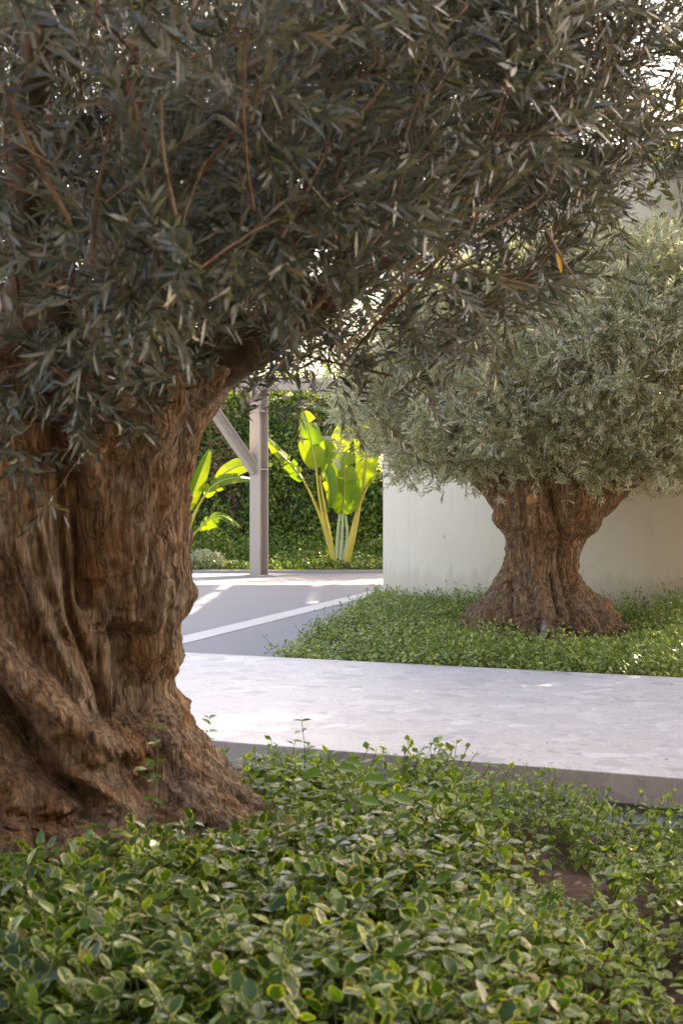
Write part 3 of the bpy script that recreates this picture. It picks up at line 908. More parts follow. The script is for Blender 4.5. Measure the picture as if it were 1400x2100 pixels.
tag(part('branches', V, Fc, M['twig_dark'], tree_f), kind='stuff')
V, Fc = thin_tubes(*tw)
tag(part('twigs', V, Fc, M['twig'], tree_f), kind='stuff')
rs2 = np.random.RandomState(77)       # the bare inner twigs that fill the crown's hollow
sub2, tw2, _ = crown(EF, 380, 8, (-1.0, 5.6, 1.9), (.35, .8), (.25, .55), 2, (.05, .06), (.2, .25), rs2, keep_f, 0, noise_t=-.4)
k2 = tw2[0][:, 0, 1] > 5.3
V, Fc = thin_tubes(tw2[0][k2], tw2[1][k2] * 1.1)
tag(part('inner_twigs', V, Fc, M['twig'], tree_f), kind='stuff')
sel = pick_largest(lf[0], lf[3], 300)
mk = np.ones(len(lf[0]), bool); mk[sel] = False
near = mk & (lf[0][:, 1] < 5.0)
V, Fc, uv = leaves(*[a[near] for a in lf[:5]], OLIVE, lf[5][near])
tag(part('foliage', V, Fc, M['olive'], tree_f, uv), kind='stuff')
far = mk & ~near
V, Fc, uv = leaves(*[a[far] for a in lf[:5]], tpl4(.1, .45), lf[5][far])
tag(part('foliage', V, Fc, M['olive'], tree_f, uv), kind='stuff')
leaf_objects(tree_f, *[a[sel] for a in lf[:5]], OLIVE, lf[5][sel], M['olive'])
# the long straight shoots that stand out against the leaves
shoots = [((700, 720), (905, 400), 4.9), ((760, 600), (1010, 250), 5.0), ((830, 560), (1060, 300), 4.8), ((880, 380), (965, 190), 4.9), ((640, 640), (830, 420), 4.6),
          ((730, 240), (830, 90), 4.4), ((850, 170), (960, 10), 4.6), ((980, 480), (1140, 350), 5.0), ((1120, 470), (1210, 600), 4.9), ((900, 500), (1110, 590), 4.8),
          ((1140, 290), (1350, 190), 5.0), ((1060, 330), (1240, 110), 5.2), ((520, 560), (700, 380), 4.5), ((590, 690), (760, 560), 4.6), ((360, 440), (330, 200), 3.9),
          ((380, 480), (420, 330), 4.0), ((470, 280), (600, 230), 4.8), ((480, 330), (590, 245), 4.7), ((590, 230), (480, 340), 4.9), ((350, 35), (690, 75), 4.2),
          ((160, 220), (300, 205), 4.0), ((40, 20), (130, 100), 3.9), ((780, 470), (900, 260), 4.9), ((940, 470), (1040, 170), 5.1), ((820, 330), (900, 120), 4.8)]
for a, b, d in shoots:
    d -= .45
    p, q = at(*a, d), at(*b, d - .12)
    mid = (p + q) / 2 + rs.normal(0, .02, 3)
    V, Fc = tube([p, mid, q], [.0055, .0042, .0025], 6, 8, .05)
    part('shoot', V, Fc, M['twig'], tree_f)
for (px, py, d, L, ang) in ((1141, 515, 4.75, .082, -80), (940, 408, 4.8, .055, 5), (705, 590, 4.3, .06, 35)):
    p = at(px, py, d)
    a = math.radians(ang)
    o = leaf_objects(tree_f, p[None], np.array([[math.cos(a), -.2, math.sin(a)]]), np.array([[.3, -1, .3]]), np.array([L]), np.array([L * .2]), OLIVE, np.array([.1]), M['yellow_leaf'])[0]
    o['label'] = 'yellow leaf about to fall'

# far tree crown
EB = [(2.95, 14.8, 2.8, 2.8, 2.5, 1.4), (1.15, 13.8, 2.35, 1.3, 1.2, .68), (3.2, 14.0, 2.7, 2.0, 1.6, 1.1), (2.3, 14.3, 2.0, 2.3, 1.3, .45)]
def keep_b(P, rs):
    front = P[:, 1] < 15.3
    ok = (front | (rs.uniform(0, 1, len(P)) < .35)) & ((P[:, 2] > 1.69) | (rs.uniform(0, 1, len(P)) < .06))
    return ok & (frustum(P, 120, 120) | (rs.uniform(0, 1, len(P)) < .3))
sub, tw, lf = crown(EB, 2500, 8, (2.1, 14.8, 1.5), (.3, .6), (.12, .28), 14, (.048, .078), (.22, .30), rs, keep_b, .45, noise_s=1.4, noise_t=-.3)
V, Fc = thin_tubes(*sub, k=3)
tag(part('branches', V, Fc, M['twig_dark'], tree_b), kind='stuff')
V, Fc = thin_tubes(tw[0][::2, ::3], tw[1][::2, ::3])
tag(part('twigs', V, Fc, M['twig'], tree_b), kind='stuff')
V, Fc, uv = leaves(*lf[:5], tpl4(.1, .45), lf[5])
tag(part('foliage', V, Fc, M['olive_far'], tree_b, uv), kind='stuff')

# ------------------------------------------------------------------ ground cover
def cover(xy, soilfn, hfn, npair, Ll, ratio, rs, spread=.10):
    """small upright plants: a stem with crossed leaf pairs, smaller towards the tip"""
    n = len(xy)
    z0 = soilfn(xy[:, 0], xy[:, 1])
    h = hfn(xy[:, 0], xy[:, 1]) * rs.uniform(.55, 1.15, n)
    lean = rs.normal(0, spread, (n, 2))
    base = np.stack([xy[:, 0], xy[:, 1], z0], -1)
    tip = base + np.concatenate([lean * (h / .2)[:, None], h[:, None]], 1)
    t = np.array([0, .5, 1.0])
    stems = base[:, None] + (tip - base)[:, None] * t[None, :, None]
    i = np.repeat(np.arange(n), npair * 2)
    k = np.tile(np.repeat(np.arange(npair), 2), n); s2 = np.tile(np.arange(2), n * npair)
    tl = .25 + .75 * (k + .6) / npair
    p = base[i] + (tip - base)[i] * tl[:, None]
    ph = k * np.pi / 2 + s2 * np.pi + rs.uniform(0, 6.28, n)[i] + rs.normal(0, .3, len(i))
    el = rs.normal(-.2, .38, len(i)) + .8 * (tl > .9)
    d = np.stack([np.cos(ph) * np.cos(el), np.sin(ph) * np.cos(el), np.sin(el)], -1)
    nn = np.array([0, 0, 1.0]) + rs.normal(0, .25, (len(i), 3))
    L = rs.uniform(*Ll, len(i)) * (1.05 - .35 * (tl > .92))
    return stems, (p + d * .006, d, nn, L, L * rs.uniform(*ratio, len(i)), rs.uniform(0, .35, len(i)))

rs = np.random.RandomState(23)
def near_h(x, y):
    r = np.hypot(x - TREE_F[0], y - TREE_F[1])
    h = .115 + .02 * sstep(5.2, 5.6, y) + .135 * sstep(.75, .35, x + .12 * fbm(np.stack([x, y, 0 * x], -1) * 1.5, 2)) - .075 * sstep(5.2, 5.9, y) * sstep(.6, .2, x) + .09 * np.exp(-((x - .8) / .28) ** 2) * sstep(5.1, 5.6, y)
    h = h * (1 - .6 * np.exp(-((r - .9) / .35) ** 2) * sstep(6.2, 5.4, y))
    return h * (1 + .4 * pnoise(np.stack([x * 2.2, y * 2.2, 0 * x], -1)))
def near_scatter(n, s0, s1, n0, n1, dens):
    s = rs.uniform(s0, s1, n); q = rs.uniform(n0, n1, n)
    xy = np.stack([s * EX[0] + q * EN[0], s * EX[1] + q * EN[1]], -1)
    r = np.hypot(xy[:, 0] - TREE_F[0], xy[:, 1] - TREE_F[1])
    px = 700 + xy[:, 0] / np.maximum(xy[:, 1], .2) * F
    ok = (r > .93) & (xy[:, 1] > 1.9) & (np.abs(px - 700) < 950 + 0 * px) & (rs.uniform(0, 1, n) < dens(xy[:, 0], xy[:, 1]))
    return xy[ok]
def dens_n(x, y):
    c = pnoise(np.stack([x * 1.8, y * 1.8, 5 + 0 * x], -1))
    bare = np.exp(-(((x - .95) / .38) ** 2 + ((y - 5.2) / .5) ** 2))
    return np.clip(1 - .5 * bare * (c > -.2) - .35 * sstep(.4, .9, x) * (c > .2), .05, 1)
xy = near_scatter(7600, -3.2, 2.6, 1.2, 6.1, dens_n)
stems, lf = cover(xy, bed_front_z, near_h, 4, (.045, .080), (.58, .76), rs, .07)
k_ = 1 - .38 * sstep(.35, .8, lf[0][:, 0])
lf = (lf[0], lf[1], lf[2], lf[3] * k_, lf[4] * k_, lf[5])
gc = empty('ground_cover', (0, 4, .1), kind='stuff')
gc['label'] = 'cream edged variegated ground cover filling the near bed'
V, Fc = thin_tubes(stems, np.full(stems.shape[:2], .0016))
tag(part('stems', V, Fc, M['stem'], gc), kind='stuff')
zt = lf[0][:, 2] - bed_front_z(lf[0][:, 0], lf[0][:, 1])
sel = pick_largest(lf[0], lf[3] * np.clip(zt / near_h(lf[0][:, 0], lf[0][:, 1]), 0, 1), 300)
mk = np.ones(len(lf[0]), bool); mk[sel] = False
lighter = (rs.uniform(0, 1, len(mk)) < np.maximum(.9 * sstep(4.9, 5.7, lf[0][:, 1]), .6 * sstep(.4, .8, lf[0][:, 0])) + .14)  # mostly rear and right leaves take the colour with backlight in it
for m_, mt in ((mk & ~lighter, 'vari'), (mk & lighter, 'vari_backlit')):
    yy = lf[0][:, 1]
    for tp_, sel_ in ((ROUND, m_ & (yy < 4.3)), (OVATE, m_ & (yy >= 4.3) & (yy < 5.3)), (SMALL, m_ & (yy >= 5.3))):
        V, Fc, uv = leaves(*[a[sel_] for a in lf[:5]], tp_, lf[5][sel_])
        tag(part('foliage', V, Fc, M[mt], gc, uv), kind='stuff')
leaf_objects(gc, *[a[sel] for a in lf[:5]], ROUND, lf[5][sel], M['vari'])

# bed across the walk
def back_h(x, y):
    dy = y - TREE_B[1]
    r = np.hypot(x - TREE_B[0], np.where(dy < 0, dy * .5, dy))
    return (1 - .82 * np.exp(-(np.maximum(r - .75, 0) / .4) ** 2)) * (.20 + .10 * sstep(0, 1.5, x) + .14 * sstep(2.6, 4.2, x)) * (1 + .55 * fbm(np.stack([x * 1.6, y * 1.6, 0 * x], -1), 2))
n = 12500
a, b = rs.uniform(0, 1, n), rs.uniform(0, 1, n) ** 1.15
lx = -.52 + 1.10 * a; ly = 11.61 + 9.14 * a
xy = np.stack([lx + (5.6 - lx) * b, ly + (8.7 + 12 * a - ly) * b], -1)
ok = (np.hypot(*(xy - DRUM).T) > DRUM_R + .06) & (np.hypot(*(xy - TREE_B).T) > .85) & (xy @ EN > NB + .05)
pp = 700 + xy[:, 0] / xy[:, 1] * F
ok &= pp < 1480
stems, lf = cover(xy[ok], bed_back_z, back_h, 4, (.036, .066), (.5, .7), rs, .09)
V, Fc, uv = leaves(*lf[:5], SMALL, lf[5])
gb = obj('ground_cover', raw_mesh('ground_cover', V, Fc, M['cover_far'], uv))
tag(gb, 'fine green ground cover around the olive tree across the walk', kind='stuff')
V, Fc = thin_tubes(stems[::2], np.full(stems[::2].shape[:2], .002))
tag(part('stems', V, Fc, M['stem'], gb), kind='stuff')

# ------------------------------------------------------------------ hedge and its foot
rs = np.random.RandomState(31)
def foliage_patch(n, fn, L, ratio, rs, out=(0, -1, .25), jit=.6):
    p, ok = fn(n)
    p = p[ok]
    m = len(p)
    nn = nrm(np.array(out) + rs.normal(0, jit, (m, 3)))
    d = nrm(np.cross(nn, rs.normal(0, 1, (m, 3))) + np.array([0, 0, -.25]))
    LL = rs.uniform(*L, m)
    return leaves(p, d, nn, LL, LL * rs.uniform(*ratio, m), SMALL, rs.uniform(0, .3, m))
hedge = empty('hedge', (0, 34.6, 0), 'tall dark green creeper hedge at the far end of the driveway', 'hedge')
def hedge_top(x):
    return 4.2 - 2.1 * sstep(.1, .6, x) + .25 * pnoise(np.stack([x * 1.5, 0 * x, 0 * x], -1))
gx = np.linspace(-13, 9, 130); gz = np.linspace(0, 1, 30)
A_, B_ = np.meshgrid(gx, gz, indexing='ij')
Zc = B_ * (hedge_top(A_) - .15)
Yc = 34.45 + .18 * fbm(np.stack([A_ * .9, Zc * .9, 0 * A_], -1), 3)
Vf = np.stack([A_, Yc, Zc], -1).reshape(-1, 3); Vb = np.stack([A_, 0 * A_ + 35.05, Zc], -1).reshape(-1, 3)
i, j = np.meshgrid(np.arange(129), np.arange(29), indexing='ij')
q = np.stack([i * 30 + j, (i + 1) * 30 + j, (i + 1) * 30 + j + 1, i * 30 + j + 1], -1).reshape(-1, 4)
ii = np.arange(129); tp = np.stack([ii * 30 + 29, (ii + 1) * 30 + 29, (ii + 1) * 30 + 29 + len(Vf), ii * 30 + 29 + len(Vf)], -1)
part('hedge_backing', np.vstack([Vf, Vb]), np.vstack([q, q[:, ::-1] + len(Vf), tp]), M['hedge_core'], hedge)  # dark mass added behind the leaves to stop light coming through
def hfn(n):
    x = rs.uniform(-9.5, 3.2, n); z = rs.uniform(0, 1, n) * (hedge_top(x) + .12)
    y = 34.45 + .18 * fbm(np.stack([x * .9, z * .9, 0 * x], -1), 3) - rs.exponential(.10, n)
    px = 700 + x / y * F
    ok = ((px > 330) | (rs.uniform(0, 1, n) < .3)) & (pnoise(np.stack([x * 2.6, z * 2.2, 0 * x], -1)) > -.42)
    return np.stack([x, y, z], -1), ok
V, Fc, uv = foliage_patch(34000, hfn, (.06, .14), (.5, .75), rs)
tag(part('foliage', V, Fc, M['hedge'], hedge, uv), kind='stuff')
# loose sprays above the hedge top
def hfn2(n):
    x = rs.uniform(-8, 2, n); y = rs.uniform(34.0, 35.2, n); z = hedge_top(x) + rs.exponential(.18, n) - .1
    return np.stack([x, y, z], -1), np.ones(n, bool)
V, Fc, uv = foliage_patch(4200, hfn2, (.07, .13), (.5, .75), rs, (0, -.3, .8))
tag(part('sprays', V, Fc, M['hedge'], hedge, uv), kind='stuff')
# dry creeper hanging on it
for (px, py, w, h, nn_) in ((448, 920, 34, 130, 420), (640, 870, 30, 110, 260), (480, 1000, 14, 110, 120), (690, 850, 26, 60, 120)):
    def dfn(n):
        x = rs.normal(px, w * .5, n); yq = rs.normal(py, h * .45, n)
        P = np.stack([(x - 700) / F * 34.0, 34.05 + rs.normal(0, .08, n), CAMZ - (yq - HY) / F * 34.0], -1)
        return P, P[:, 2] > .1
    V, Fc, uv = foliage_patch(nn_, dfn, (.05, .10), (.4, .7), rs)
    tag(part('dry_creeper', V, Fc, M['dry'], hedge, uv), kind='stuff')

# soil and low plants at the hedge's foot
V, Fc = box(-13, 9, 30.4, 35.6, -.02, .05)
tag(obj('soil_bed', raw_mesh('soil_bed', V, Fc, M['soil'], smooth=False)), kind='structure')
lowc = empty('ground_cover', (0, 31, .05), kind='stuff')
lowc['label'] = 'low green plants along the foot of the far hedge'
def lfn(n):
    x = rs.uniform(-7, 2, n); y = rs.uniform(30.42, 34.0, n)
    z = .05 + (rs.uniform(0, 1, n) ** .7) * (.18 + .5 * sstep(30.5, 33.5, y)) * (1 + .6 * pnoise(np.stack([x * 1.4, y * 1.4, 0 * x], -1)))
    px = 700 + x / y * F
    return np.stack([x, y, z], -1), px > 330
V, Fc, uv = foliage_patch(16000, lfn, (.05, .10), (.55, .8), rs, (0, -.45, .9))
tag(part('foliage', V, Fc, M['hedge'], lowc, uv), kind='stuff')

def bush(name, c, r, n, L, mat, label, cat, kind=None):
    e = empty(name, (c[0], c[1], 0.05), label, cat)
    def fn(n):
        u = nrm(rs.normal(0, 1, (n, 3))) * (rs.uniform(.3, 1, n) ** .4)[:, None]
        P = np.array(c) + u * np.array(r)
        return P, P[:, 2] > .06
    V, Fc, uv = foliage_patch(n, fn, L, (.5, .75), rs, (0, -.5, .8))
    tag(part('foliage', V, Fc, mat, e, uv), kind='stuff')
    S_ = []
    for k in range(5):
        a = rs.uniform(0, 6.28)
        S_.append(tube([(c[0], c[1], .04), (c[0] + .3 * r[0] * math.cos(a), c[1] + .3 * r[1] * math.sin(a), c[2]), (c[0] + .7 * r[0] * math.cos(a), c[1] + .7 * r[1] * math.sin(a), c[2] + .6 * r[2])], [.012, .008, .004], 4, 6))
    V, Fc = join(*S_)
    part('stems', V, Fc, M['weed_stem'], e)
    return e
bush('shrub', (-2.95, 30.75, .2), (.5, .3, .3), 1300, (.05, .09), M['white_leaf'], 'low cream leaved shrub left of the steel post', 'shrub')
bush('shrub', (-3.0, 31.3, .62), (.55, .3, .42), 1100, (.06, .1), M['hedge'], 'bright green shrub behind the cream leaved shrub', 'shrub')
# small yellow flowers in the low plants
fl = 0
for (px, py) in ((650, 1163), (688, 1158), (730, 1162), (565, 1168), (760, 1163), (612, 1166), (764, 1150)):
    p = at(px, py, 30.7)
    k = 5
    ph = np.arange(k) * 2 * np.pi / k
    d = np.stack([np.cos(ph), -.5 + 0 * ph, np.sin(ph)], -1)
    V, Fc, uv = leaves(np.repeat(p[None], k, 0), d, np.repeat(np.array([[0, -1, .3]]), k, 0), np.full(k, .05), np.full(k, .04), SMALL, np.zeros(k))
    o = part('flower', V, Fc, M['petal'], lowc)

# ------------------------------------------------------------------ banana-like plants
def banana_mat():
    m = leaf_mat('broad_leaf', [(0, (.10, .23, .02)), (1, (.22, .34, .028))], rough=.32, trans=.5, tcol=(1.8, 1.35, .35), clump=(2.5, (.6, .75, .8)), rnd_obj=True)
    nt = m.node_tree
    bs = nt.nodes['Principled BSDF']
    uv = N(nt, 'UVMap')
    w = N(nt, 'TexWave'); w.bands_direction = 'Y'; w.inputs['Scale'].default_value = 30; w.inputs['Distortion'].default_value = .5
    nt.links.new(uv.outputs[0], w.inputs['Vector'])
    bump(nt, bs, w.outputs[1], .004)
    sx = N(nt, 'SeparateXYZ'); nt.links.new(uv.outputs[0], sx.inputs[0])
    edge = math_(nt, 'ADD', math_(nt, 'ABSOLUTE', math_(nt, 'SUBTRACT', sx.outputs[0], .5)), math_(nt, 'MULTIPLY', noise_(nt, 9, 4, .6, wpos(nt)), .12))
    old = ramp(nt, edge, [(.52, (0, 0, 0)), (.58, (1, 1, 1))])
    src = bs.inputs['Base Color'].links[0].from_socket
    c = mixc(nt, old, src, (.30, .19, .06))
    nt.links.new(c, bs.inputs['Base Color'])
    return m
M['broad'] = banana_mat()
M['midrib'] = plain('pale_midrib', (.40, .45, .13), .5)
M['stalk_y'] = plain('yellow_stalk', (.50, .42, .07), .45, .2, 4)
M['stalk_g'] = plain('pale_green_stalk', (.38, .46, .25), .45, .15, 4)

def broad_leaf(parent, path, width, face, fold=.25, tear=0.0, nseg=26, mat=None):
    """a long blade along 'path' with a midrib, its two halves lifted by 'fold', torn into strips where tear > 0"""
    path = np.asarray(path, float)
    P = catmull(path, nseg)
    T = nrm(np.gradient(P, axis=0))
    f = np.asarray(face, float)
    s = nrm(np.cross(T, f)); nn = nrm(np.cross(s, T))
    t = np.linspace(0, 1, nseg)
    w = width * np.clip(np.sin(np.pi * np.clip(t * .97 + .03, 0, 1) ** .75), 0, 1) ** .55
    Vs, Fs, U, n0 = [], [], [], 0
    for sg in (-1, 1):
        i = 0
        while i < nseg - 1:
            ln = nseg - 1 - i if tear <= 0 else int(max(1, min(nseg - 1 - i, rs.poisson(1 / max(tear, .05)) + 1)))
            dr = rs.normal(0, .25) * (tear > 0); sh = rs.uniform(.75, 1.0) if tear > 0 else 1
            gap = .12 if tear > 0 else 0
            ids = np.arange(i, i + ln + 1)
            tt = ids.astype(float)
            if ln >= 1:
                tt[0] += gap * rs.uniform(0, 1); tt[-1] -= gap * rs.uniform(0, 1)
            for r_, (a, lift) in enumerate(((.012, 0), (.35, fold * .35), (.7, fold * .62), (1.0, fold * .75))):
                aa = a * sh if a > .3 else a
                pos = np.stack([np.interp(tt if a > .1 else ids, np.arange(nseg), P[:, c]) for c in range(3)], -1)
                ww = np.interp(tt, np.arange(nseg), w)[:, None]
                ss = np.stack([np.interp(tt, np.arange(nseg), s[:, c]) for c in range(3)], -1)
                n_ = np.stack([np.interp(tt, np.arange(nseg), nn[:, c]) for c in range(3)], -1)
                tg = np.stack([np.interp(tt, np.arange(nseg), T[:, c]) for c in range(3)], -1)
                v = pos + sg * ss * ww * aa + n_ * ww * (lift + dr * a * a) + tg * ww * .35 * a - np.array([0, 0, 1]) * ww * (.5 * abs(dr) * a)
                Vs.append(v); U.append(np.stack([np.full(len(v), .5 + sg * a * .5), tt / nseg], -1))
            m = ln + 1
            for r_ in range(3):
                k = np.arange(ln)
                q = np.stack([n0 + r_ * m + k, n0 + r_ * m + k + 1, n0 + (r_ + 1) * m + k + 1, n0 + (r_ + 1) * m + k], -1)
                Fs.append(q if sg > 0 else q[:, ::-1])
            n0 += 4 * m
            i += ln
    o = part('leaf', np.concatenate(Vs), np.concatenate(Fs), mat or M['broad'], parent, np.concatenate(U))
    V, Fc = tube(P - nn * .006, np.linspace(.02, .004, nseg), 6)
    mr = part('midrib', V, Fc, M['midrib'], o)
    return o

def stalk(parent, pts, r0, r1, mat):
    V, Fc = tube(pts, [r0, (r0 + r1) / 2 * 1.0, r1], 8, 16)
    return part('stalk', V, Fc, mat, parent)

D1 = 30.9
bp1 = empty('banana_plant', at(692, 1160, D1) * np.array([1, 1, 0]) + np.array([0, 0, .04]), 'banana plant with glowing broad leaves right of the steel post', 'plant', 'banana plants')
A3 = lambda px, py, dd=0.0: at(px, py, D1 + dd)
for pts, r0, r1, mt in (
        ([(686, 1156), (668, 1090), (655, 1020), (648, 960)], .055, .018, 'stalk_y'),
        ([(690, 1156), (692, 1100), (698, 1040)], .05, .02, 'stalk_g'),
        ([(697, 1156), (701, 1100), (703, 1050)], .05, .02, 'stalk_g'),
        ([(684, 1156), (662, 1075), (640, 1020), (622, 985)], .05, .018, 'stalk_y'),
        ([(703, 1156), (712, 1100), (706, 1040)], .045, .02, 'stalk_g'),
        ([(708, 1156), (724, 1085), (738, 1030), (752, 1000)], .075, .022, 'stalk_y'),
        ([(712, 1156), (728, 1090), (740, 1020), (748, 985)], .05, .018, 'stalk_y'),
        ([(688, 1156), (676, 1100), (664, 1030), (656, 980)], .05, .018, 'stalk_y')):
    stalk(bp1, [A3(a, b, -.02 * k) for k, (a, b) in enumerate(pts)], r0, r1, M[mt])
broad_leaf(bp1, [A3(648, 962), A3(641, 920, -.1), A3(633, 880, -.1), A3(624, 842, .1)], .30, (-.1, -1, .35), .12, .12)
broad_leaf(bp1, [A3(703, 1056, -.1), A3(706, 1010, -.15), A3(707, 970, -.15), A3(703, 925, 0)], .40, (.1, -1, .2), .15, .1)
broad_leaf(bp1, [A3(690, 1045, .2), A3(684, 990, .25), A3(676, 945, .25), A3(668, 895, .3)], .26, (.3, -1, .2), .25, 0)
broad_leaf(bp1, [A3(622, 985), A3(600, 955, -.1), A3(575, 930, -.2), A3(545, 895, -.3)], .17, (.25, -.9, .35), -.35, .5)
broad_leaf(bp1, [A3(656, 980, -.1), A3(664, 968, -.35), A3(674, 1000, -.5), A3(674, 1042, -.5)], .2, (-.7, -.7, .3), -.6, 0)
broad_leaf(bp1, [A3(752, 1000), A3(760, 985, -.05), A3(768, 975, -.1)], .05, (.6, -.6, .3), .6, 0)
broad_leaf(bp1, [A3(745, 1000, .3), A3(752, 930, .4), A3(745, 870, .4), A3(735, 820, .5)], .28, (.2, -1, .1), .2, 0)
broad_leaf(bp1, [A3(700, 1040, .5), A3(690, 960, .6), A3(700, 900, .6), A3(715, 850, .8)], .26, (-.2, -1, .2), .2, 0)

D2 = 30.2
A4 = lambda px, py, dd=0.0: at(px, py, D2 + dd)
bp2 = empty('banana_plant', at(366, 1165, D2) * np.array([1, 1, 0]) + np.array([0, 0, .04]), 'banana plant half hidden behind the near olive trunk, leaves arching towards the post', 'plant', 'banana plants')
for pts, r0, r1 in (([(372, 1160), (384, 1090), (402, 1045), (418, 1018)], .04, .016), ([(374, 1160), (390, 1080), (408, 1035), (424, 1012)], .04, .016),
                    ([(374, 1160), (386, 1120), (398, 1095), (408, 1085)], .03, .012), ([(366, 1160), (376, 1100), (382, 1050)], .045, .018)):
    stalk(bp2, [A4(a, b) for a, b in pts], r0, r1, M['stalk_y'])
broad_leaf(bp2, [A4(382, 1052), A4(396, 1010, -.1), A4(413, 965, -.1), A4(430, 922)], .20, (.75, -.6, .2), .3, 0)
broad_leaf(bp2, [A4(418, 1018), A4(440, 993, -.1), A4(478, 980, -.1), A4(528, 984)], .17, (.3, -.75, .6), -.25, .25)
broad_leaf(bp2, [A4(440, 985, .3), A4(468, 965, .2), A4(500, 952, .2), A4(560, 952, .2)], .22, (.1, -.8, .55), -.2, 0)
broad_leaf(bp2, [A4(406, 1086), A4(428, 1066, -.1), A4(455, 1058, -.15), A4(492, 1080, -.2)], .15, (.2, -.7, .6), -.4, .6)
broad_leaf(bp2, [A4(360, 1040), A4(340, 980), A4(310, 930)], .25, (-.3, -.8, .4), .2, 0)

# ------------------------------------------------------------------ trees beyond the hedge and the wall
def far_tree(x, y, h, r, label, n=5200, z0=2.2, lf_len=(.12, .24)):
    e = empty('garden_tree', (x, y, 0), label, 'tree', 'trees beyond the hedge')
    V, Fc = tube([(x, y, -.02), (x + .1, y, h * .3), (x - .1, y + .1, h * .6), (x, y, h * .85)], [.24, .17, .11, .03], 10, 16, .15)
    tr = part('trunk', V, Fc, M['limb'], e)
    tips = []
    G = []
    for k in range(16):
        a = rs.uniform(0, 6.28); zz = rs.uniform(z0, h * .8); R = r * rs.uniform(.5, 1) * math.sqrt(max(.1, 1 - ((zz - h * .55) / (h * .5)) ** 2))
        q = np.array([x + R * math.cos(a), y + R * math.sin(a), zz + rs.uniform(.2, 1.2)])
        G.append(tube([(x, y, zz * .75), (q + np.array([x, y, zz])) / 2, q], [.06, .04, .015], 5, 8))
        tips.append(q)
    V, Fc = join(*G)
    part('limbs', V, Fc, M['limb'], e)
    tips = np.array(tips)
    cl = np.concatenate([tips, tips * .6 + np.array([x, y, h * .6]) * .4, np.array([[x, y, h * .9]])])
    cl = cl[rs.randint(0, len(cl), 70)] + rs.normal(0, r * .22, (70, 3))
    p = cl[rs.randint(0, 70, n)] + rs.normal(0, r * .13, (n, 3))
    p = p[p[:, 2] > z0 - .5]
    m = len(p)
    nn = nrm(rs.normal(0, 1, (m, 3)) + np.array([0, 0, .6])); d = nrm(np.cross(nn, rs.normal(0, 1, (m, 3))))
    L = rs.uniform(*lf_len, m)
    V, Fc, uv = leaves(p, d, nn, L, L * rs.uniform(.4, .6, m), SMALL, rs.uniform(0, .3, m))
    tag(part('crown', V, Fc, M['far_tree'], e, uv), kind='stuff')
far_tree(-9.5, 43, 8.2, 3.0, 'leafy tree beyond the hedge, leftmost of those seen through the near olive')
far_tree(-4.6, 47, 9.2, 3.2, 'tall leafy tree beyond the hedge, second from the left')
far_tree(.6, 52, 9.0, 3.2, 'sunlit tree beyond the hedge behind the steel post beam')
far_tree(6.2, 50, 10.4, 3.2, 'tall tree beyond the hedge, its top above the cream wall')
far_tree(5.0, 36.5, 7.4, 2.3, 'added low round tree shading the driveway, hidden behind the cream wall', 11000, 2.2, (.10, .18))  # unseen tree added to dapple the far driveway
far_tree(8.4, 33, 9.3, 2.6, 'green tree rising behind the right end of the cream wall')

# two unseen trees added right of the walk, outside the frame, to shade it
far_tree(6.6, 13.8, 10.0, 2.6, 'added shade tree, unseen, right of the smaller olive', 26000, 2.4, (.12, .22))
far_tree(6.1, 10.1, 8.8, 2.6, 'added shade tree, unseen, right of the near end of the stone walk', 28000, 2.2, (.12, .22))
# a few dry olive leaves blown onto the stone walk and the bare soil
k = 70
sx = rs.uniform(-2.5, 2.5, k); nn_ = np.where(rs.uniform(0, 1, k) < .6, NF + rs.exponential(.5, k), NB - rs.exponential(.4, k)); nn_ = np.clip(nn_, NF + .02, NB - .05)
P = np.array([en(a, b, .186) for a, b in zip(sx, nn_)])
sx2 = rs.uniform(.55, 1.4, 90); sy2 = rs.uniform(4.4, 5.7, 90)
P = np.vstack([P, np.stack([sx2, sy2, bed_front_z(sx2, sy2) + .006], -1)])
d = nrm(np.concatenate([rs.normal(0, 1, (len(P), 2)), rs.normal(0, .05, (len(P), 1))], 1))
L = rs.uniform(.025, .055, len(P))
V, Fc, uv = leaves(P, d, np.tile([[0, 0, 1.0]], (len(P), 1)) + rs.normal(0, .15, (len(P), 3)), L, L * .22, OLIVE, rs.uniform(-.15, .15, len(P)))
tag(obj('leaf_litter', raw_mesh('leaf_litter', V, Fc, M['dry'], uv)), 'dry narrow leaves fallen on the stone walk and bare soil', kind='stuff')
# ------------------------------------------------------------------ small things
# spike light in the far bed
p = at(687, 1326, 12.55)
sp = empty('garden_spotlight', (p[0], p[1], bed_back_z(p[0], p[1])), 'small dark garden spotlight poking out of the green ground cover', 'spotlight')
th = np.linspace(0, 2 * np.pi, 20, endpoint=False)
P = [p + np.array(v) for v in ((.00, .05, -.035), (.0, .05, .0), (0, .0, .035), (0, -.035, .062))]
M['black'] = plain('black_metal', (.035, .03, .032), .5)
V, Fc = tube([p + (.0, .07, -.03), p + (0, .045, -.005), p + (0, -.01, .02), p + (0, -.05, .035)], [.018, .038, .045, .047], 16, 10)
part('head', V, Fc, M['black'], sp)
V, Fc = tube([p + (0, .02, -.2), p + (0, .02, 0)], [.012, .012], 8)
part('spike', V, Fc, M['black'], sp)

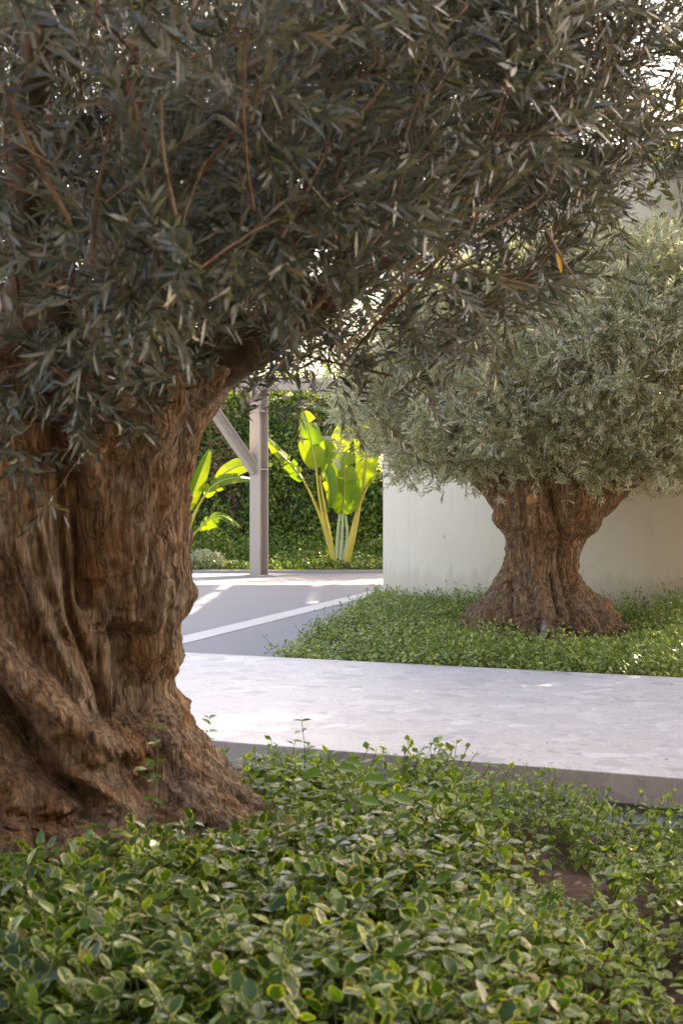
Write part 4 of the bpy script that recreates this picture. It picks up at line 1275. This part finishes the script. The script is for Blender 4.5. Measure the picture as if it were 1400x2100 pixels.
# upright sprigs that stand out of the near bed
def sprig(base, top, pairs, L, mat, stem_mat, label, ratio=.45, r=.0022, name='sprig', cat='plant sprig', t0=.3, el=.25):
    base = np.array(base, float); top = np.array(top, float)
    e = empty(name, base, label, cat)
    mid = (base + top) / 2 + rs.normal(0, .006, 3)
    V, Fc = tube([base, mid, top], [r, r * .8, r * .5], 6, 10)
    part('stem', V, Fc, stem_mat, e)
    n = pairs * 2
    k = np.repeat(np.arange(pairs), 2); s2 = np.tile(np.arange(2), pairs)
    t = t0 + (1 - t0) * (k + .5) / pairs
    p = base + (top - base) * t[:, None]
    ph = k * 1.6 + s2 * np.pi + rs.uniform(0, 6) + rs.normal(0, .2, n)
    ee = rs.normal(el, .2, n)
    d = np.stack([np.cos(ph) * np.cos(ee), np.sin(ph) * np.cos(ee), np.sin(ee)], -1)
    LL = rs.uniform(.8, 1.1, n) * L
    leaf_objects(e, p, d, np.array([0, -.3, 1.0]) + rs.normal(0, .2, (n, 3)), LL, LL * ratio, OVATE, rs.uniform(0, .3, n), mat)
    return e
sprig(at(624, 1600, 6.2), at(617, 1468, 6.2), 3, .05, M['young'], M['weed_stem'], 'thin dark shoot standing alone against the pale stone walk', .35, t0=.5)
sprig(at(828, 1585, 6.0), at(829, 1530, 6.0), 2, .018, M['weed_stem'], M['weed_stem'], 'tiny wiry seed stalk in front of the stone walk edge', .3, .0015)
sprig(at(425, 1560, 6.35), at(432, 1466, 6.35), 4, .055, M['young'], M['weed_stem'], 'bright green shoot beside the right edge of the near trunk', .55, t0=.4)
sprig(at(312, 1690, 4.75), at(322, 1470, 4.75), 5, .045, M['young'], M['stem'], 'lanky green shoot climbing in front of the near trunk foot', .4, t0=.15)
sprig(at(320, 1640, 4.8), at(300, 1570, 4.8), 2, .06, M['vari'], M['stem'], 'short dark leaved shoot against the near trunk root fold', .5, t0=.5)
sprig(at(175, 1790, 4.5), at(185, 1690, 4.5), 4, .045, M['vari'], M['stem'], 'yellow green shoot at the foot of the near trunk', .4)
sprig(at(40, 1840, 4.3), at(20, 1750, 4.3), 4, .06, M['young'], M['stem'], 'spiky young shoot at the left edge of the near bed', .25)
sprig(at(600, 1660, 5.5), at(606, 1560, 5.5), 4, .05, M['vari'], M['stem'], 'variegated shoot above the middle of the near bed', .5)
sprig(at(1000, 1640, 5.6), at(1003, 1562, 5.6), 3, .045, M['young'], M['stem'], 'fresh green shoot in front of the stone walk edge', .5)
sprig(at(912, 1640, 5.4), at(905, 1590, 5.4), 2, .05, M['young'], M['stem'], 'short broad leaved shoot below the stone walk edge', .5)
# broad plain green leaves of a climbing weed
wv = empty('vine', at(740, 1680, 5.2), 'plain broad leaved vine rising through the variegated cover', 'vine')
pts = [((690, 1575), 5.25, .085), ((705, 1560), 5.4, .075), ((745, 1600), 5.1, .095), ((800, 1632), 5.1, .085), ((660, 1580), 5.3, .08), ((735, 1640), 5.0, .08), ((655, 1548), 5.5, .06), ((910, 1630), 5.1, .07)]
for (px, d, L) in pts:
    p = at(*px, d)
    V, Fc = tube([at(740, 1680, 5.2), (p + at(740, 1680, 5.2)) / 2 + np.array([0, 0, .01]), p], [.0025, .002, .0015], 5, 6)
    part('tendril', V, Fc, M['stem'], wv)
    a = rs.uniform(-.6, .6)
    leaf_objects(wv, p[None], np.array([[math.cos(a) * rs.choice([-1, 1]), -.35, math.sin(a) * .4]]), np.array([[0, -.45, 1.0]]), np.array([L]), np.array([L * .72]), OVATE, np.array([.2]), M['young'])
# irrigation riser with a red tap on the bare soil, and red blossoms
p = at(1228, 1856, 4.95); q = at(1236, 1822, 5.05)
M['grey_pipe'] = plain('grey_pipe', (.28, .30, .36), .45)
ir = empty('irrigation_pipe', p, 'short grey irrigation pipe lying on the bare soil patch', 'pipe')
V, Fc = tube([p, (p + q) / 2, q], [.010, .010, .010], 10, 6)
part('pipe', V, Fc, M['grey_pipe'], ir)
V, Fc = tube([q, q + (q - p) * .35], [.014, .014], 10)
part('coupling', V, Fc, M['black'], ir)
for (px, py, d, lab) in ((1074, 1752, 5.3, 'red blossom low in the cover, nearest to the stone walk'), (1235, 1814, 5.1, 'red blossom at the far end of the grey irrigation pipe'),
                         (1219, 1869, 4.9, 'red blossom at the near end of the grey irrigation pipe'), (578, 1974, 3.6, 'dark red blossom among the variegated leaves near the photo bottom')):
    p = at(px, py, d)
    k = 5
    ph = np.arange(k) * 2 * np.pi / k
    dd = np.stack([np.cos(ph), -.5 + 0 * ph, np.sin(ph)], -1)
    e = empty('blossom', p, lab, 'flower', 'red blossoms in the near bed')
    V, Fc, uv = leaves(np.repeat(p[None], k, 0), dd, np.repeat(np.array([[0, -1, .4]]), k, 0), np.full(k, .010), np.full(k, .008), SMALL, np.zeros(k))
    part('petals', V, Fc, M['red'], e)
    V, Fc = tube([p, p + np.array([0, .02, -.07])], [.0015, .0015], 4)
    part('stem', V, Fc, M['stem'], e)
